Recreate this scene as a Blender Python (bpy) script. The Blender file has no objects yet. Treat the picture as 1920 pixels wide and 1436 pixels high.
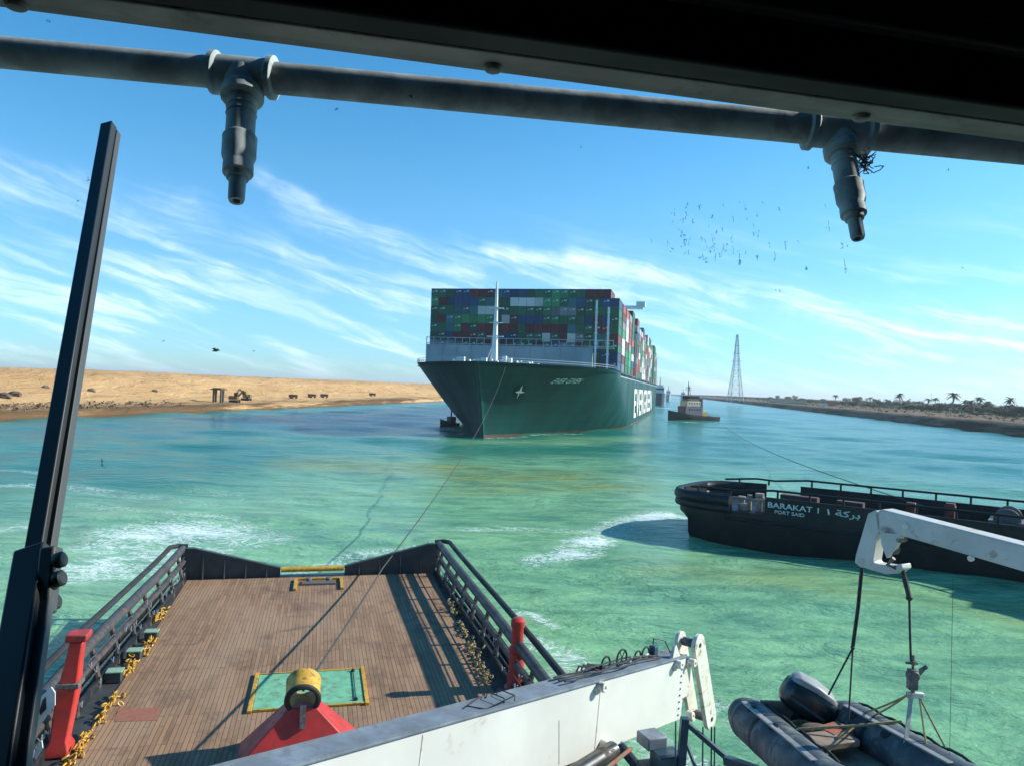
import bpy, bmesh, math, random
import numpy as np
from mathutils import Vector, Matrix

R = math.radians
random.seed(11)
sc = bpy.context.scene
COL = sc.collection

# ------------------------------------------------------------------ camera, sky, sun, exposure
EYE = 12.5
FPX = 26.0 / 36.0 * 1920.0
CAM = Matrix.Translation((0, 0, EYE)) @ Matrix.Rotation(R(90.37), 4, 'X') @ Matrix.Rotation(R(2.0), 4, 'Z')
cam_d = bpy.data.cameras.new('camera')
cam_d.lens = 26.0
cam_d.sensor_width = 36.0
cam_d.clip_start = 0.05
cam_d.clip_end = 40000.0
cam = bpy.data.objects.new('camera', cam_d)
cam.matrix_world = CAM
COL.objects.link(cam)
sc.camera = cam
sc.view_settings.view_transform = 'Standard'
sc.view_settings.look = 'None'
sc.view_settings.gamma = 1.0
sc.view_settings.use_curve_mapping = False
sc.view_settings.exposure = 0.95

SUN_AZ, SUN_EL = R(77.9), R(29.5)
SUN = Vector((math.cos(SUN_EL) * math.sin(SUN_AZ), math.cos(SUN_EL) * math.cos(SUN_AZ), math.sin(SUN_EL)))
sun_d = bpy.data.lights.new('sun', 'SUN')
sun_d.energy = 4.3
sun_d.angle = R(0.9)
sun_d.color = (1.0, 0.95, 0.87)
sun = bpy.data.objects.new('sun', sun_d)
sun.rotation_euler = (-SUN).to_track_quat('-Z', 'Y').to_euler()
sun.location = (200, 40, 150)
COL.objects.link(sun)


def ray(px, py):
    return CAM.to_3x3() @ Vector(((px - 960) / FPX, (718 - py) / FPX, -1.0))


def atz(px, py, z):
    d = ray(px, py)
    return Vector((0, 0, EYE)) + d * ((z - EYE) / d.z)


def aty(px, py, y):
    d = ray(px, py)
    return Vector((0, 0, EYE)) + d * (y / d.y)


CINV = CAM.inverted()


def proj(p):
    q = CINV @ Vector(p)
    return (960 + FPX * q.x / -q.z, 718 - FPX * q.y / -q.z)


class NT:
    """Small helper to wire node trees."""
    def __init__(self, tree):
        self.t = tree
        self.n = tree.nodes
        self.l = tree.links

    def new(self, typ, ins=None, **props):
        n = self.n.new(typ)
        for k, v in props.items():
            setattr(n, k, v)
        for k, v in (ins or {}).items():
            self.put(n.inputs[k], v)
        return n

    def put(self, sock, v):
        if isinstance(v, bpy.types.NodeSocket):
            self.l.new(v, sock)
        elif isinstance(v, bpy.types.Node):
            self.l.new(v.outputs[0], sock)
        else:
            if isinstance(v, (tuple, list)) and len(v) == 3 and sock.type == 'RGBA':
                v = (*v, 1.0)
            sock.default_value = v

    def math(self, op, a, b=0.0, c=0.0, clamp=False):
        n = self.new('ShaderNodeMath', {0: a, 1: b, 2: c}, operation=op)
        n.use_clamp = clamp
        return n.outputs[0]

    def vmath(self, op, a, b=(0, 0, 0), scale=None):
        n = self.new('ShaderNodeVectorMath', {0: a, 1: b}, operation=op)
        if scale is not None:
            self.put(n.inputs['Scale'], scale)
        return n.outputs['Value'] if op in ('DOT_PRODUCT', 'LENGTH', 'DISTANCE') else n.outputs[0]

    def mix(self, fac, a, b, mode='MIX'):
        n = self.n.new('ShaderNodeMix')
        n.data_type = 'RGBA'
        n.blend_type = mode
        self.put(n.inputs[0], fac)
        self.put(n.inputs[6], a)
        self.put(n.inputs[7], b)
        return n.outputs[2]

    def noise(self, vec, scale, detail=4.0, rough=0.55, dist=0.0):
        n = self.new('ShaderNodeTexNoise', {'Scale': scale, 'Detail': detail, 'Roughness': rough, 'Distortion': dist})
        if vec is not None:
            self.put(n.inputs['Vector'], vec)
        return n.outputs[0]

    def step(self, v, lo, hi, a=0.0, b=1.0, kind='SMOOTHSTEP'):
        n = self.n.new('ShaderNodeMapRange')
        n.interpolation_type = kind
        for i, x in enumerate((v, lo, hi, a, b)):
            self.put(n.inputs[i], x)
        return n.outputs[0]


world = bpy.data.worlds.new('World')
sc.world = world
world.use_nodes = True


def build_world():
    w = NT(world.node_tree)
    w.n.clear()
    out = w.new('ShaderNodeOutputWorld')
    sky = w.new('ShaderNodeTexSky', sky_type='NISHITA')
    sky.sun_disc = False
    sky.sun_elevation = SUN_EL
    sky.sun_rotation = SUN_AZ
    sky.altitude = 0.0
    sky.air_density = 1.0
    sky.dust_density = 0.1
    sky.ozone_density = 1.6
    hs = w.new('ShaderNodeHueSaturation', {'Hue': 0.495, 'Saturation': 1.42, 'Value': 1.0, 'Color': sky})
    tc = w.new('ShaderNodeTexCoord')
    sep = w.new('ShaderNodeSeparateXYZ', {0: tc.outputs['Generated']})
    az = w.math('ARCTAN2', sep.outputs[0], sep.outputs[1])
    el = w.math('ARCSINE', sep.outputs[2])
    p = w.new('ShaderNodeCombineXYZ', {0: az, 1: el, 2: 0.0}).outputs[0]
    wn = w.new('ShaderNodeTexNoise', {'Vector': p, 'Scale': 7.0, 'Detail': 4.0, 'Roughness': 0.6})
    off = w.vmath('SUBTRACT', wn.outputs['Color'], (0.5, 0.5, 0.5))
    p2 = w.vmath('ADD', p, w.vmath('MULTIPLY', off, (0.10, 0.05, 0.0)))

    def dirp(px, py):
        d = ray(px, py).normalized()
        return (math.atan2(d.x, d.y), math.asin(d.z), 0.0)
    wisps = [((-260, 280), (360, 405), 0.045, 0.6), ((510, 330), (640, 430), 0.022, 0.6), ((560, 400), (900, 540), 0.034, 0.5),
             ((-200, 440), (820, 560), 0.040, 0.38), ((330, 455), (800, 520), 0.020, 0.3), ((930, 480), (1130, 500), 0.030, 0.95),
             ((860, 520), (1180, 540), 0.045, 0.75), ((1080, 500), (1400, 570), 0.050, 0.80), ((1300, 560), (2050, 650), 0.048, 0.75),
             ((1560, 565), (1640, 580), 0.018, 0.45), ((1500, 610), (2100, 690), 0.04, 0.5), ((-300, 520), (320, 570), 0.03, 0.35)]
    tot = None
    for a, b, wd, st in wisps:
        A, B = Vector(dirp(*a)), Vector(dirp(*b))
        AB = B - A
        d = w.vmath('SUBTRACT', p2, tuple(A))
        t = w.math('MULTIPLY', w.vmath('DOT_PRODUCT', d, tuple(AB)), 1.0 / AB.length_squared, clamp=True)
        t = w.new('ShaderNodeClamp', {0: t}).outputs[0]
        q = w.vmath('SUBTRACT', d, w.vmath('SCALE', tuple(AB), scale=t))
        f = w.step(w.vmath('LENGTH', q), 0.0, wd, st, 0.0)
        tot = f if tot is None else w.math('MAXIMUM', tot, f)
    p3 = w.vmath('ADD', p, w.vmath('MULTIPLY', off, (0.05, 0.022, 0.0)))
    cr, sr = math.cos(R(15)), math.sin(R(15))
    s3 = w.new('ShaderNodeSeparateXYZ', {0: p3})
    ua = w.math('SUBTRACT', w.math('MULTIPLY', s3.outputs[0], cr), w.math('MULTIPLY', s3.outputs[1], sr))
    va = w.math('ADD', w.math('MULTIPLY', s3.outputs[0], sr), w.math('MULTIPLY', s3.outputs[1], cr))
    rot = w.new('ShaderNodeCombineXYZ', {0: w.math('MULTIPLY', ua, 5.0), 1: w.math('MULTIPLY', va, 42.0), 2: 0.0}).outputs[0]
    n1 = w.noise(rot, 1.0, 7.0, 0.62, 0.5)
    n2 = w.noise(p2, 16.0, 5.0, 0.6, 0.3)
    tex = w.math('ADD', w.math('MULTIPLY', n1, 0.65), w.math('MULTIPLY', n2, 0.35))
    tex = w.step(tex, 0.40, 0.72)
    cl = w.math('MULTIPLY', tot, w.math('ADD', w.math('MULTIPLY', tex, 0.74), 0.07), clamp=True)
    veil = w.math('MULTIPLY', w.step(n1, 0.45, 0.75), w.step(el, 0.0, 0.26, 0.8, 0.0))
    cl = w.math('ADD', cl, veil, clamp=True)
    base = w.mix(w.step(el, 0.0, 0.30, 1.0, 0.0), hs.outputs[0], w.mix(1.0, hs.outputs[0], (0.36, 0.66, 1.16), 'MULTIPLY'))
    c = w.mix(cl, base, (6.4, 7.1, 7.6))
    bg = w.new('ShaderNodeBackground', {'Color': c, 'Strength': 0.115})
    w.l.new(bg.outputs[0], out.inputs['Surface'])


build_world()

# ------------------------------------------------------------------ mesh and object helpers
WM = {}                                   # object name -> world matrix at build time


def thing(name, label, cat, base=(0, 0, 0), rotz=0.0, group=None):
    o = bpy.data.objects.new(name, None)
    COL.objects.link(o)
    o.empty_display_size = 0.3
    o.location = base
    o.rotation_euler = (0, 0, rotz)
    WM[o.name] = Matrix.Translation(Vector(base)) @ Matrix.Rotation(rotz, 4, 'Z')
    return tag(o, label, cat, group)


def tag(o, label=None, cat=None, group=None, kind=None):
    if label:
        o['label'] = label
    if cat:
        o['category'] = cat
    if group:
        o['group'] = group
    if kind:
        o['kind'] = kind
    return o


class MB:
    def __init__(self):
        self.v, self.f, self.mi, self.cur = [], [], [], 0

    def add(self, verts, faces):
        o = len(self.v)
        self.v += [tuple(x) for x in verts]
        for f in faces:
            self.f.append(tuple(i + o for i in f))
            self.mi.append(self.cur)
        return self

    def obox(self, c, ax, ay, az):
        """box from centre and three half-axis vectors"""
        c, ax, ay, az = map(Vector, (c, ax, ay, az))
        vs = [c + ax * i + ay * j + az * k for i in (-1, 1) for j in (-1, 1) for k in (-1, 1)]
        return self.add(vs, [(0, 1, 3, 2), (4, 6, 7, 5), (0, 4, 5, 1), (2, 3, 7, 6), (0, 2, 6, 4), (1, 5, 7, 3)])

    def box(self, c, size, rotz=0.0):
        m = Matrix.Rotation(rotz, 3, 'Z')
        return self.obox(c, m @ Vector((size[0] / 2, 0, 0)), m @ Vector((0, size[1] / 2, 0)), (0, 0, size[2] / 2))

    def beam(self, a, b, w, h, up=(0, 0, 1)):
        a, b = Vector(a), Vector(b)
        d = b - a
        u = Vector(up)
        s = d.cross(u)
        if s.length < 1e-6:
            s = d.cross(Vector((1, 0, 0)))
        s.normalize()
        u = s.cross(d).normalized()
        return self.obox((a + b) / 2, d / 2, s * (w / 2), u * (h / 2))

    def tube(self, pts, r, n=8, closed=False):
        pts = [Vector(p) for p in pts]
        k = len(pts)
        rs = r if isinstance(r, (list, tuple)) else [r] * k
        ref = None
        rings = []
        for i, p in enumerate(pts):
            if closed:
                t = pts[(i + 1) % k] - pts[i - 1]
            else:
                t = pts[min(i + 1, k - 1)] - pts[max(i - 1, 0)]
            t.normalize()
            if ref is None:
                ref = t.orthogonal().normalized()
            ref = (ref - t * ref.dot(t))
            ref = ref.normalized() if ref.length > 1e-6 else t.orthogonal().normalized()
            bi = t.cross(ref)
            rings.append([p + (ref * math.cos(2 * math.pi * j / n) + bi * math.sin(2 * math.pi * j / n)) * rs[i] for j in range(n)])
        vs = [q for ring in rings for q in ring]
        fs = []
        for i in range(k if closed else k - 1):
            for j in range(n):
                a, b = i * n + j, i * n + (j + 1) % n
                c, d = ((i + 1) % k) * n + (j + 1) % n, ((i + 1) % k) * n + j
                fs.append((a, b, c, d))
        if not closed:
            fs.append(tuple(range(n - 1, -1, -1)))
            fs.append(tuple(range((k - 1) * n, k * n)))
        return self.add(vs, fs)

    def lathe(self, base, axis, prof, n=16):
        base, axis = Vector(base), Vector(axis).normalized()
        u = axis.orthogonal().normalized()
        w = axis.cross(u)
        vs = [base + axis * h + (u * math.cos(2 * math.pi * j / n) + w * math.sin(2 * math.pi * j / n)) * max(r, 1e-4) for r, h in prof for j in range(n)]
        fs = []
        for i in range(len(prof) - 1):
            for j in range(n):
                fs.append((i * n + j, i * n + (j + 1) % n, (i + 1) * n + (j + 1) % n, (i + 1) * n + j))
        fs.append(tuple(range(n - 1, -1, -1)))
        fs.append(tuple(range((len(prof) - 1) * n, len(prof) * n)))
        return self.add(vs, fs)

    def prism(self, poly, ext):
        poly = [Vector(p) for p in poly]
        ext = Vector(ext)
        n = len(poly)
        vs = poly + [p + ext for p in poly]
        fs = [tuple(range(n - 1, -1, -1)), tuple(range(n, 2 * n))]
        fs += [(i, (i + 1) % n, n + (i + 1) % n, n + i) for i in range(n)]
        return self.add(vs, fs)

    def loft(self, rings, closed=True, caps=True):
        n = len(rings[0])
        vs = [p for r in rings for p in r]
        fs = []
        for i in range(len(rings) - 1):
            for j in range(n if closed else n - 1):
                fs.append((i * n + j, i * n + (j + 1) % n, (i + 1) * n + (j + 1) % n, (i + 1) * n + j))
        if caps:
            fs.append(tuple(range(n - 1, -1, -1)))
            fs.append(tuple(range((len(rings) - 1) * n, len(rings) * n)))
        return self.add(vs, fs)

    def ball(self, c, r, n=10):
        r = (r, r, r) if not isinstance(r, (list, tuple)) else r
        c = Vector(c)
        rings = []
        for i in range(1, n):
            a = math.pi * i / n
            rings.append([c + Vector((r[0] * math.sin(a) * math.cos(2 * math.pi * j / (2 * n)), r[1] * math.sin(a) * math.sin(2 * math.pi * j / (2 * n)), r[2] * math.cos(a))) for j in range(2 * n)])
        return self.loft(rings)

    def mesh(self, name, mats, inv=None, smooth=35.0, fix=True):
        me = bpy.data.meshes.new(name)
        vs = self.v if inv is None else [tuple(inv @ Vector(p)) for p in self.v]
        me.from_pydata(vs, [], self.f)
        for m in (mats if isinstance(mats, (list, tuple)) else [mats]):
            me.materials.append(m)
        me.polygons.foreach_set('material_index', self.mi)
        if fix:
            bm = bmesh.new()
            bm.from_mesh(me)
            bmesh.ops.recalc_face_normals(bm, faces=bm.faces)
            bm.to_mesh(me)
            bm.free()
        if smooth:
            me.polygons.foreach_set('use_smooth', [True] * len(me.polygons))
            me.set_sharp_from_angle(angle=R(smooth))
        me.update()
        return me

    def part(self, name, mats, parent, smooth=35.0, bevel=0.0, fix=True):
        """one mesh object under parent; the shape is given in world space"""
        m = WM[parent.name]
        me = self.mesh(name, mats, m.inverted(), smooth, fix)
        o = bpy.data.objects.new(name, me)
        COL.objects.link(o)
        o.parent = parent
        WM[o.name] = m
        if bevel:
            b = o.modifiers.new('bevel', 'BEVEL')
            b.width = bevel
            b.segments = 2
            b.limit_method = 'ANGLE'
        return o

    def top(self, name, mats, base, rotz=0.0, smooth=35.0, bevel=0.0, fix=True):
        """one top-level mesh object with its origin at base"""
        m = Matrix.Translation(Vector(base)) @ Matrix.Rotation(rotz, 4, 'Z')
        me = self.mesh(name, mats, m.inverted(), smooth, fix)
        o = bpy.data.objects.new(name, me)
        COL.objects.link(o)
        o.location = base
        o.rotation_euler = (0, 0, rotz)
        WM[o.name] = m
        if bevel:
            b = o.modifiers.new('bevel', 'BEVEL')
            b.width = bevel
            b.segments = 2
            b.limit_method = 'ANGLE'
        return o


def text_geo(body, size=1.0, shear=0.0, spacing=1.0, font=None):
    cu = bpy.data.curves.new('lettering', 'FONT')
    cu.body = body
    cu.size = size
    cu.shear = shear
    cu.space_character = spacing
    cu.offset = 0.012 * size
    o = bpy.data.objects.new('lettering', cu)
    COL.objects.link(o)
    bpy.context.view_layer.update()
    me = bpy.data.meshes.new_from_object(o.evaluated_get(bpy.context.evaluated_depsgraph_get()))
    vs = [v.co.copy() for v in me.vertices]
    fs = [tuple(p.vertices) for p in me.polygons]
    bpy.data.objects.remove(o)
    bpy.data.curves.remove(cu)
    bpy.data.meshes.remove(me)
    return vs, fs


def catenary(a, b, sag, n=40):
    a, b = Vector(a), Vector(b)
    return [a.lerp(b, i / n) - Vector((0, 0, sag * 4 * (i / n) * (1 - i / n))) for i in range(n + 1)]


# ------------------------------------------------------------------ materials
def mat(name, col, rough=0.55, metal=0.0, var=0.25, scale=1.5, bump=0.0, bscale=30.0, rust=None, rust_amt=0.35, rust_scale=3.0, spec=0.5, streak=None):
    m = bpy.data.materials.new(name)
    m.use_nodes = True
    t = NT(m.node_tree)
    b = t.n['Principled BSDF']
    tc = t.new('ShaderNodeTexCoord').outputs['Object']
    if streak:
        tc2 = t.vmath('MULTIPLY', tc, streak)
    else:
        tc2 = tc
    n = t.step(t.noise(tc2, scale, 6.0, 0.6), 0.3, 0.7)
    dark = tuple(c * (1 - var) for c in col)
    lite = tuple(min(1.0, c * (1 + var * 0.45)) for c in col)
    c = t.mix(n, dark, lite)
    r = t.step(n, 0, 1, min(1, rough * 1.15), rough * 0.85)
    if rust is not None:
        k = t.step(t.noise(tc, rust_scale, 8.0, 0.65, 0.4), 0.75 - rust_amt, 0.85 - rust_amt * 0.7)
        c = t.mix(k, c, rust)
        r = t.math('MAXIMUM', r, t.math('MULTIPLY', k, 0.85))
    t.put(b.inputs['Base Color'], c)
    t.put(b.inputs['Roughness'], r)
    b.inputs['Metallic'].default_value = metal
    b.inputs['Specular IOR Level'].default_value = spec
    if bump:
        bn = t.new('ShaderNodeBump', {'Strength': 0.6, 'Distance': bump, 'Height': t.noise(tc, bscale, 5.0, 0.6)})
        t.put(b.inputs['Normal'], bn)
    return m


M = {}
M['black_paint'] = mat('black_paint', (0.014, 0.018, 0.02), 0.45, var=0.4, rust=(0.05, 0.035, 0.028), rust_amt=0.25)
M['tug_black'] = mat('tug_black', (0.006, 0.011, 0.014), 0.5, var=0.4, scale=0.7, rust=(0.03, 0.024, 0.02), rust_amt=0.2, rust_scale=1.2, spec=0.3)
M['black_rubber'] = mat('black_rubber', (0.02, 0.021, 0.022), 0.75, var=0.4, bump=0.01)
M['rail_steel'] = mat('rail_steel', (0.05, 0.048, 0.05), 0.5, var=0.35, rust=(0.09, 0.06, 0.045), rust_amt=0.3)
M['dark_plate'] = mat('dark_plate', (0.045, 0.05, 0.052), 0.55, var=0.35, rust=(0.07, 0.05, 0.04), rust_amt=0.22)
M['wiper'] = mat('wiper_black', (0.006, 0.012, 0.015), 0.5, var=0.2)
M['wiper_side'] = mat('wiper_side', (0.05, 0.055, 0.055), 0.5, var=0.3)  # paler copy of the wiper black: lighter right face put into the colour
M['pipe'] = mat('grey_pipe', (0.38, 0.41, 0.41), 0.8, var=0.4, scale=14, bump=0.0012, bscale=90, rust=(0.29, 0.29, 0.28), rust_amt=0.25, rust_scale=12, spec=0.2)
M['nozzle'] = mat('nozzle_metal', (0.38, 0.44, 0.46), 0.75, var=0.3, scale=18, bump=0.0006, bscale=120, rust=(0.24, 0.27, 0.28), rust_amt=0.22, rust_scale=26, spec=0.25)
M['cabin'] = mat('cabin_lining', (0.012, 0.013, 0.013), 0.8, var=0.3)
M['frame'] = mat('window_frame_paint', (0.24, 0.225, 0.20), 0.6, var=0.25, scale=7, rust=(0.09, 0.07, 0.06), rust_amt=0.2, rust_scale=9)
M['white_paint'] = mat('white_paint', (0.66, 0.635, 0.58), 0.42, var=0.10, scale=0.9, rust=(0.42, 0.36, 0.28), rust_amt=0.16, rust_scale=2.2, bump=0.002, bscale=8)
M['cream_paint'] = mat('cream_paint', (0.70, 0.66, 0.56), 0.45, var=0.15, scale=4, rust=(0.30, 0.17, 0.09), rust_amt=0.24, rust_scale=5)
M['davit_paint'] = mat('davit_paint', (0.56, 0.53, 0.48), 0.5, var=0.16, scale=3, rust=(0.33, 0.22, 0.15), rust_amt=0.2, rust_scale=6)
M['grey_top'] = mat('grey_deck_paint', (0.16, 0.19, 0.225), 0.7, var=0.35, scale=2.5, rust=(0.13, 0.145, 0.16), rust_amt=0.25, rust_scale=7)
M['red_paint'] = mat('red_paint', (0.52, 0.035, 0.028), 0.45, var=0.3, scale=1.2, rust=(0.22, 0.05, 0.035), rust_amt=0.25)
M['faded_red'] = mat('faded_red_paint', (0.42, 0.085, 0.04), 0.75, var=0.35, scale=6, rust=(0.20, 0.13, 0.085), rust_amt=0.36, rust_scale=9)
M['yellow'] = mat('yellow_paint', (0.62, 0.34, 0.03), 0.5, var=0.3, scale=3, rust=(0.22, 0.12, 0.04), rust_amt=0.28, rust_scale=6)
M['mint'] = mat('mint_paint', (0.17, 0.44, 0.25), 0.6, var=0.25, scale=2.5, rust=(0.16, 0.2, 0.12), rust_amt=0.26, rust_scale=4)
M['pale_mint'] = mat('pale_mint_paint', (0.25, 0.38, 0.26), 0.65, var=0.3, scale=6)
M['chrome'] = mat('bare_steel', (0.35, 0.36, 0.38), 0.4, metal=0.7, var=0.4, scale=9)
M['dull_steel'] = mat('dull_steel', (0.17, 0.165, 0.16), 0.55, metal=0.3, var=0.45, scale=12, rust=(0.12, 0.07, 0.05), rust_amt=0.3, rust_scale=18)
M['blue_steel'] = mat('blue_steel', (0.02, 0.055, 0.085), 0.5, var=0.35, scale=5)
M['rope_dark'] = mat('dark_rope', (0.05, 0.05, 0.045), 0.85, var=0.4, scale=20)
M['rope_tan'] = mat('tan_rope', (0.36, 0.26, 0.12), 0.85, var=0.35, scale=40)
M['rope_white'] = mat('pale_strap', (0.42, 0.40, 0.36), 0.85, var=0.25, scale=20)
M['rib_tube'] = mat('inflatable_tube', (0.075, 0.09, 0.10), 0.62, var=0.4, scale=3, bump=0.006, bscale=9, rust=(0.15, 0.155, 0.15), rust_amt=0.25, rust_scale=6, spec=0.35)
M['rib_seam'] = mat('tube_seam', (0.105, 0.12, 0.13), 0.7, var=0.35, scale=8)
M['rib_floor'] = mat('boat_floor', (0.28, 0.20, 0.14), 0.7, var=0.35, scale=6)
M['motor'] = mat('motor_cowl', (0.012, 0.022, 0.026), 0.28, var=0.3)
M['motor_grey'] = mat('motor_grey', (0.26, 0.25, 0.24), 0.45, var=0.25, scale=8)
M['hull_green'] = mat('hull_green', (0.001, 0.060, 0.052), 0.45, var=0.25, scale=0.10, streak=(1, 1, 0.15), spec=0.18)
def plate_seams(m):
    t = NT(m.node_tree)
    b = t.n['Principled BSDF']
    src = b.inputs['Base Color'].links[0].from_socket
    tc = t.new('ShaderNodeTexCoord').outputs['Object']
    s = t.new('ShaderNodeSeparateXYZ', {0: tc})
    v = t.new('ShaderNodeCombineXYZ', {0: t.math('ADD', s.outputs[1], s.outputs[0]), 1: s.outputs[2]}).outputs[0]
    br = t.new('ShaderNodeTexBrick', {'Vector': v, 'Color1': (1, 1, 1), 'Color2': (0.80, 0.84, 0.84), 'Mortar': (0.45, 0.5, 0.5), 'Scale': 1.0, 'Mortar Size': 0.07, 'Brick Width': 13.0, 'Row Height': 3.1})
    c = t.mix(0.8, src, br.outputs['Color'], 'MULTIPLY')
    run = t.step(t.noise(t.vmath('MULTIPLY', tc, (0.8, 0.8, 0.05)), 0.9, 5.0, 0.65), 0.62, 0.75)
    c = t.mix(t.math('MULTIPLY', run, 0.30), c, (0.05, 0.075, 0.06))
    t.put(b.inputs['Base Color'], c)


plate_seams(M['hull_green'])
M['boot_red'] = mat('boot_red', (0.10, 0.05, 0.035), 0.7, var=0.3, scale=0.3)
M['ship_grey'] = mat('breakwater_grey', (0.36, 0.41, 0.43), 0.6, var=0.15, scale=0.15)
M['ship_dark'] = mat('ship_dark_grey', (0.045, 0.055, 0.065), 0.7, var=0.3, scale=0.3)
M['ship_white'] = mat('ship_white', (0.78, 0.78, 0.75), 0.5, var=0.12, scale=0.2)
M['letter_white'] = mat('letter_white', (0.80, 0.79, 0.74), 0.6, var=0.08, scale=0.5)
M['letter_worn'] = mat('letter_worn_white', (0.62, 0.66, 0.66), 0.6, var=0.3, scale=5)
M['tan_house'] = mat('tan_deckhouse', (0.50, 0.42, 0.33), 0.6, var=0.15, scale=0.5)
M['glass_dark'] = mat('dark_window', (0.012, 0.018, 0.022), 0.12, var=0.2)
M['plaster'] = mat('sandy_plaster', (0.52, 0.40, 0.27), 0.9, var=0.2, scale=0.3)
M['plaster_red'] = mat('red_plaster', (0.36, 0.15, 0.10), 0.9, var=0.25, scale=0.3)
M['plaster_white'] = mat('white_plaster', (0.72, 0.68, 0.60), 0.9, var=0.12, scale=0.4)
M['wood_dark'] = mat('dark_timber', (0.13, 0.09, 0.06), 0.9, var=0.3, scale=2)
M['palm_leaf'] = mat('palm_leaf', (0.045, 0.085, 0.035), 0.7, var=0.4, scale=0.8)
M['bush_leaf'] = mat('bush_leaf', (0.05, 0.09, 0.04), 0.75, var=0.45, scale=0.7)
M['dry_leaf'] = mat('dry_scrub', (0.20, 0.135, 0.075), 0.85, var=0.4, scale=0.9)
M['bark'] = mat('palm_bark', (0.16, 0.12, 0.085), 0.9, var=0.3, scale=1)
M['pylon'] = mat('pylon_steel', (0.42, 0.42, 0.45), 0.6, metal=0.1, var=0.1, scale=0.05)
M['machine'] = mat('machine_yellow', (0.26, 0.17, 0.05), 0.7, var=0.4, scale=0.8)
M['track'] = mat('track_black', (0.06, 0.047, 0.036), 0.85, var=0.3, scale=1)
M['stone'] = mat('bank_stone', (0.30, 0.22, 0.15), 0.95, var=0.4, scale=0.8)
M['feather'] = mat('dark_feather', (0.05, 0.045, 0.04), 0.8, var=0.3, scale=4)


def wood_deck():
    m = bpy.data.materials.new('deck_planks')
    m.use_nodes = True
    t = NT(m.node_tree)
    b = t.n['Principled BSDF']
    tc = t.new('ShaderNodeTexCoord').outputs['Object']
    s = t.new('ShaderNodeSeparateXYZ', {0: tc})
    v = t.new('ShaderNodeCombineXYZ', {0: s.outputs[1], 1: s.outputs[0], 2: 0.0}).outputs[0]
    br = t.new('ShaderNodeTexBrick', {'Vector': v, 'Color1': (0.34, 0.18, 0.095), 'Color2': (0.135, 0.068, 0.036), 'Mortar': (0.035, 0.026, 0.02),
                                      'Scale': 1.0, 'Mortar Size': 0.011, 'Mortar Smooth': 0.2, 'Bias': -0.1, 'Brick Width': 1.9, 'Row Height': 0.145})
    br.offset = 0.37
    br.offset_frequency = 3
    grain = t.noise(t.vmath('MULTIPLY', tc, (9.0, 0.55, 1.0)), 1.6, 7.0, 0.65)
    worn = t.step(t.noise(t.vmath('MULTIPLY', tc, (1.0, 0.35, 1.0)), 0.55, 6.0, 0.6), 0.35, 0.7)
    c = t.mix(t.step(grain, 0.3, 0.7, 0.0, 0.8), br.outputs['Color'], (0.26, 0.155, 0.08))
    c = t.mix(t.math('MULTIPLY', worn, 0.65), c, (0.34, 0.215, 0.13))
    stain = t.step(t.noise(tc, 0.55, 10.0, 0.76, 0.9), 0.50, 0.66)
    c = t.mix(t.math('MULTIPLY', stain, 0.65), c, (0.115, 0.062, 0.04))
    scuff = t.step(t.noise(t.vmath('MULTIPLY', tc, (5.0, 0.8, 1.0)), 1.3, 7.0, 0.75, 1.0), 0.60, 0.70)
    c = t.mix(t.math('MULTIPLY', scuff, 0.7), c, (0.42, 0.31, 0.20))
    c = t.mix(t.step(br.outputs['Fac'], 0.3, 0.9, 0.0, 0.8), c, (0.05, 0.035, 0.027))
    t.put(b.inputs['Base Color'], c)
    b.inputs['Roughness'].default_value = 0.85
    h = t.math('ADD', t.math('MULTIPLY', br.outputs['Fac'], -1.0), t.math('MULTIPLY', grain, 0.4))
    t.put(b.inputs['Normal'], t.new('ShaderNodeBump', {'Strength': 0.5, 'Distance': 0.012, 'Height': h}))
    return m


M['deck'] = wood_deck()


def sand_mat(name, c_sand, c_dark, c_brown, lo, hi):
    """bank soil: pale sand, darker scrub-stained soil on the low shelf, streaks of drift"""
    m = bpy.data.materials.new(name)
    m.use_nodes = True
    t = NT(m.node_tree)
    b = t.n['Principled BSDF']
    pos = t.new('ShaderNodeNewGeometry').outputs['Position']
    z = t.new('ShaderNodeSeparateXYZ', {0: pos}).outputs[2]
    big = t.noise(t.vmath('MULTIPLY', pos, (1.0, 0.35, 2.5)), 0.022, 7.0, 0.6, 0.5)
    fine = t.noise(t.vmath('MULTIPLY', pos, (1.0, 0.14, 4.0)), 0.20, 8.0, 0.66, 0.5)
    c = t.mix(t.step(big, 0.4, 0.66), c_sand, c_dark)
    c = t.mix(t.step(fine, 0.49, 0.68, 0.0, 0.65), c, c_brown)
    low = t.math('MULTIPLY', t.step(z, lo, hi, 1.0, 0.0), t.step(t.math('ADD', t.math('MULTIPLY', big, 0.6), t.math('MULTIPLY', fine, 0.4)), 0.42, 0.56))
    c = t.mix(low, c, tuple(x * 0.42 for x in c_brown))
    wet = t.step(z, 0.05, 0.55, 1.0, 0.0)
    c = t.mix(t.math('MULTIPLY', wet, 0.8), c, tuple(x * 0.3 for x in c_brown))
    t.put(b.inputs['Base Color'], c)
    b.inputs['Roughness'].default_value = 0.95
    b.inputs['Specular IOR Level'].default_value = 0.15
    t.put(b.inputs['Normal'], t.new('ShaderNodeBump', {'Strength': 0.9, 'Distance': 2.2, 'Height': t.noise(t.vmath('MULTIPLY', pos, (1.0, 0.6, 1.6)), 0.16, 9.0, 0.68, 0.6)}))
    return m


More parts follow.
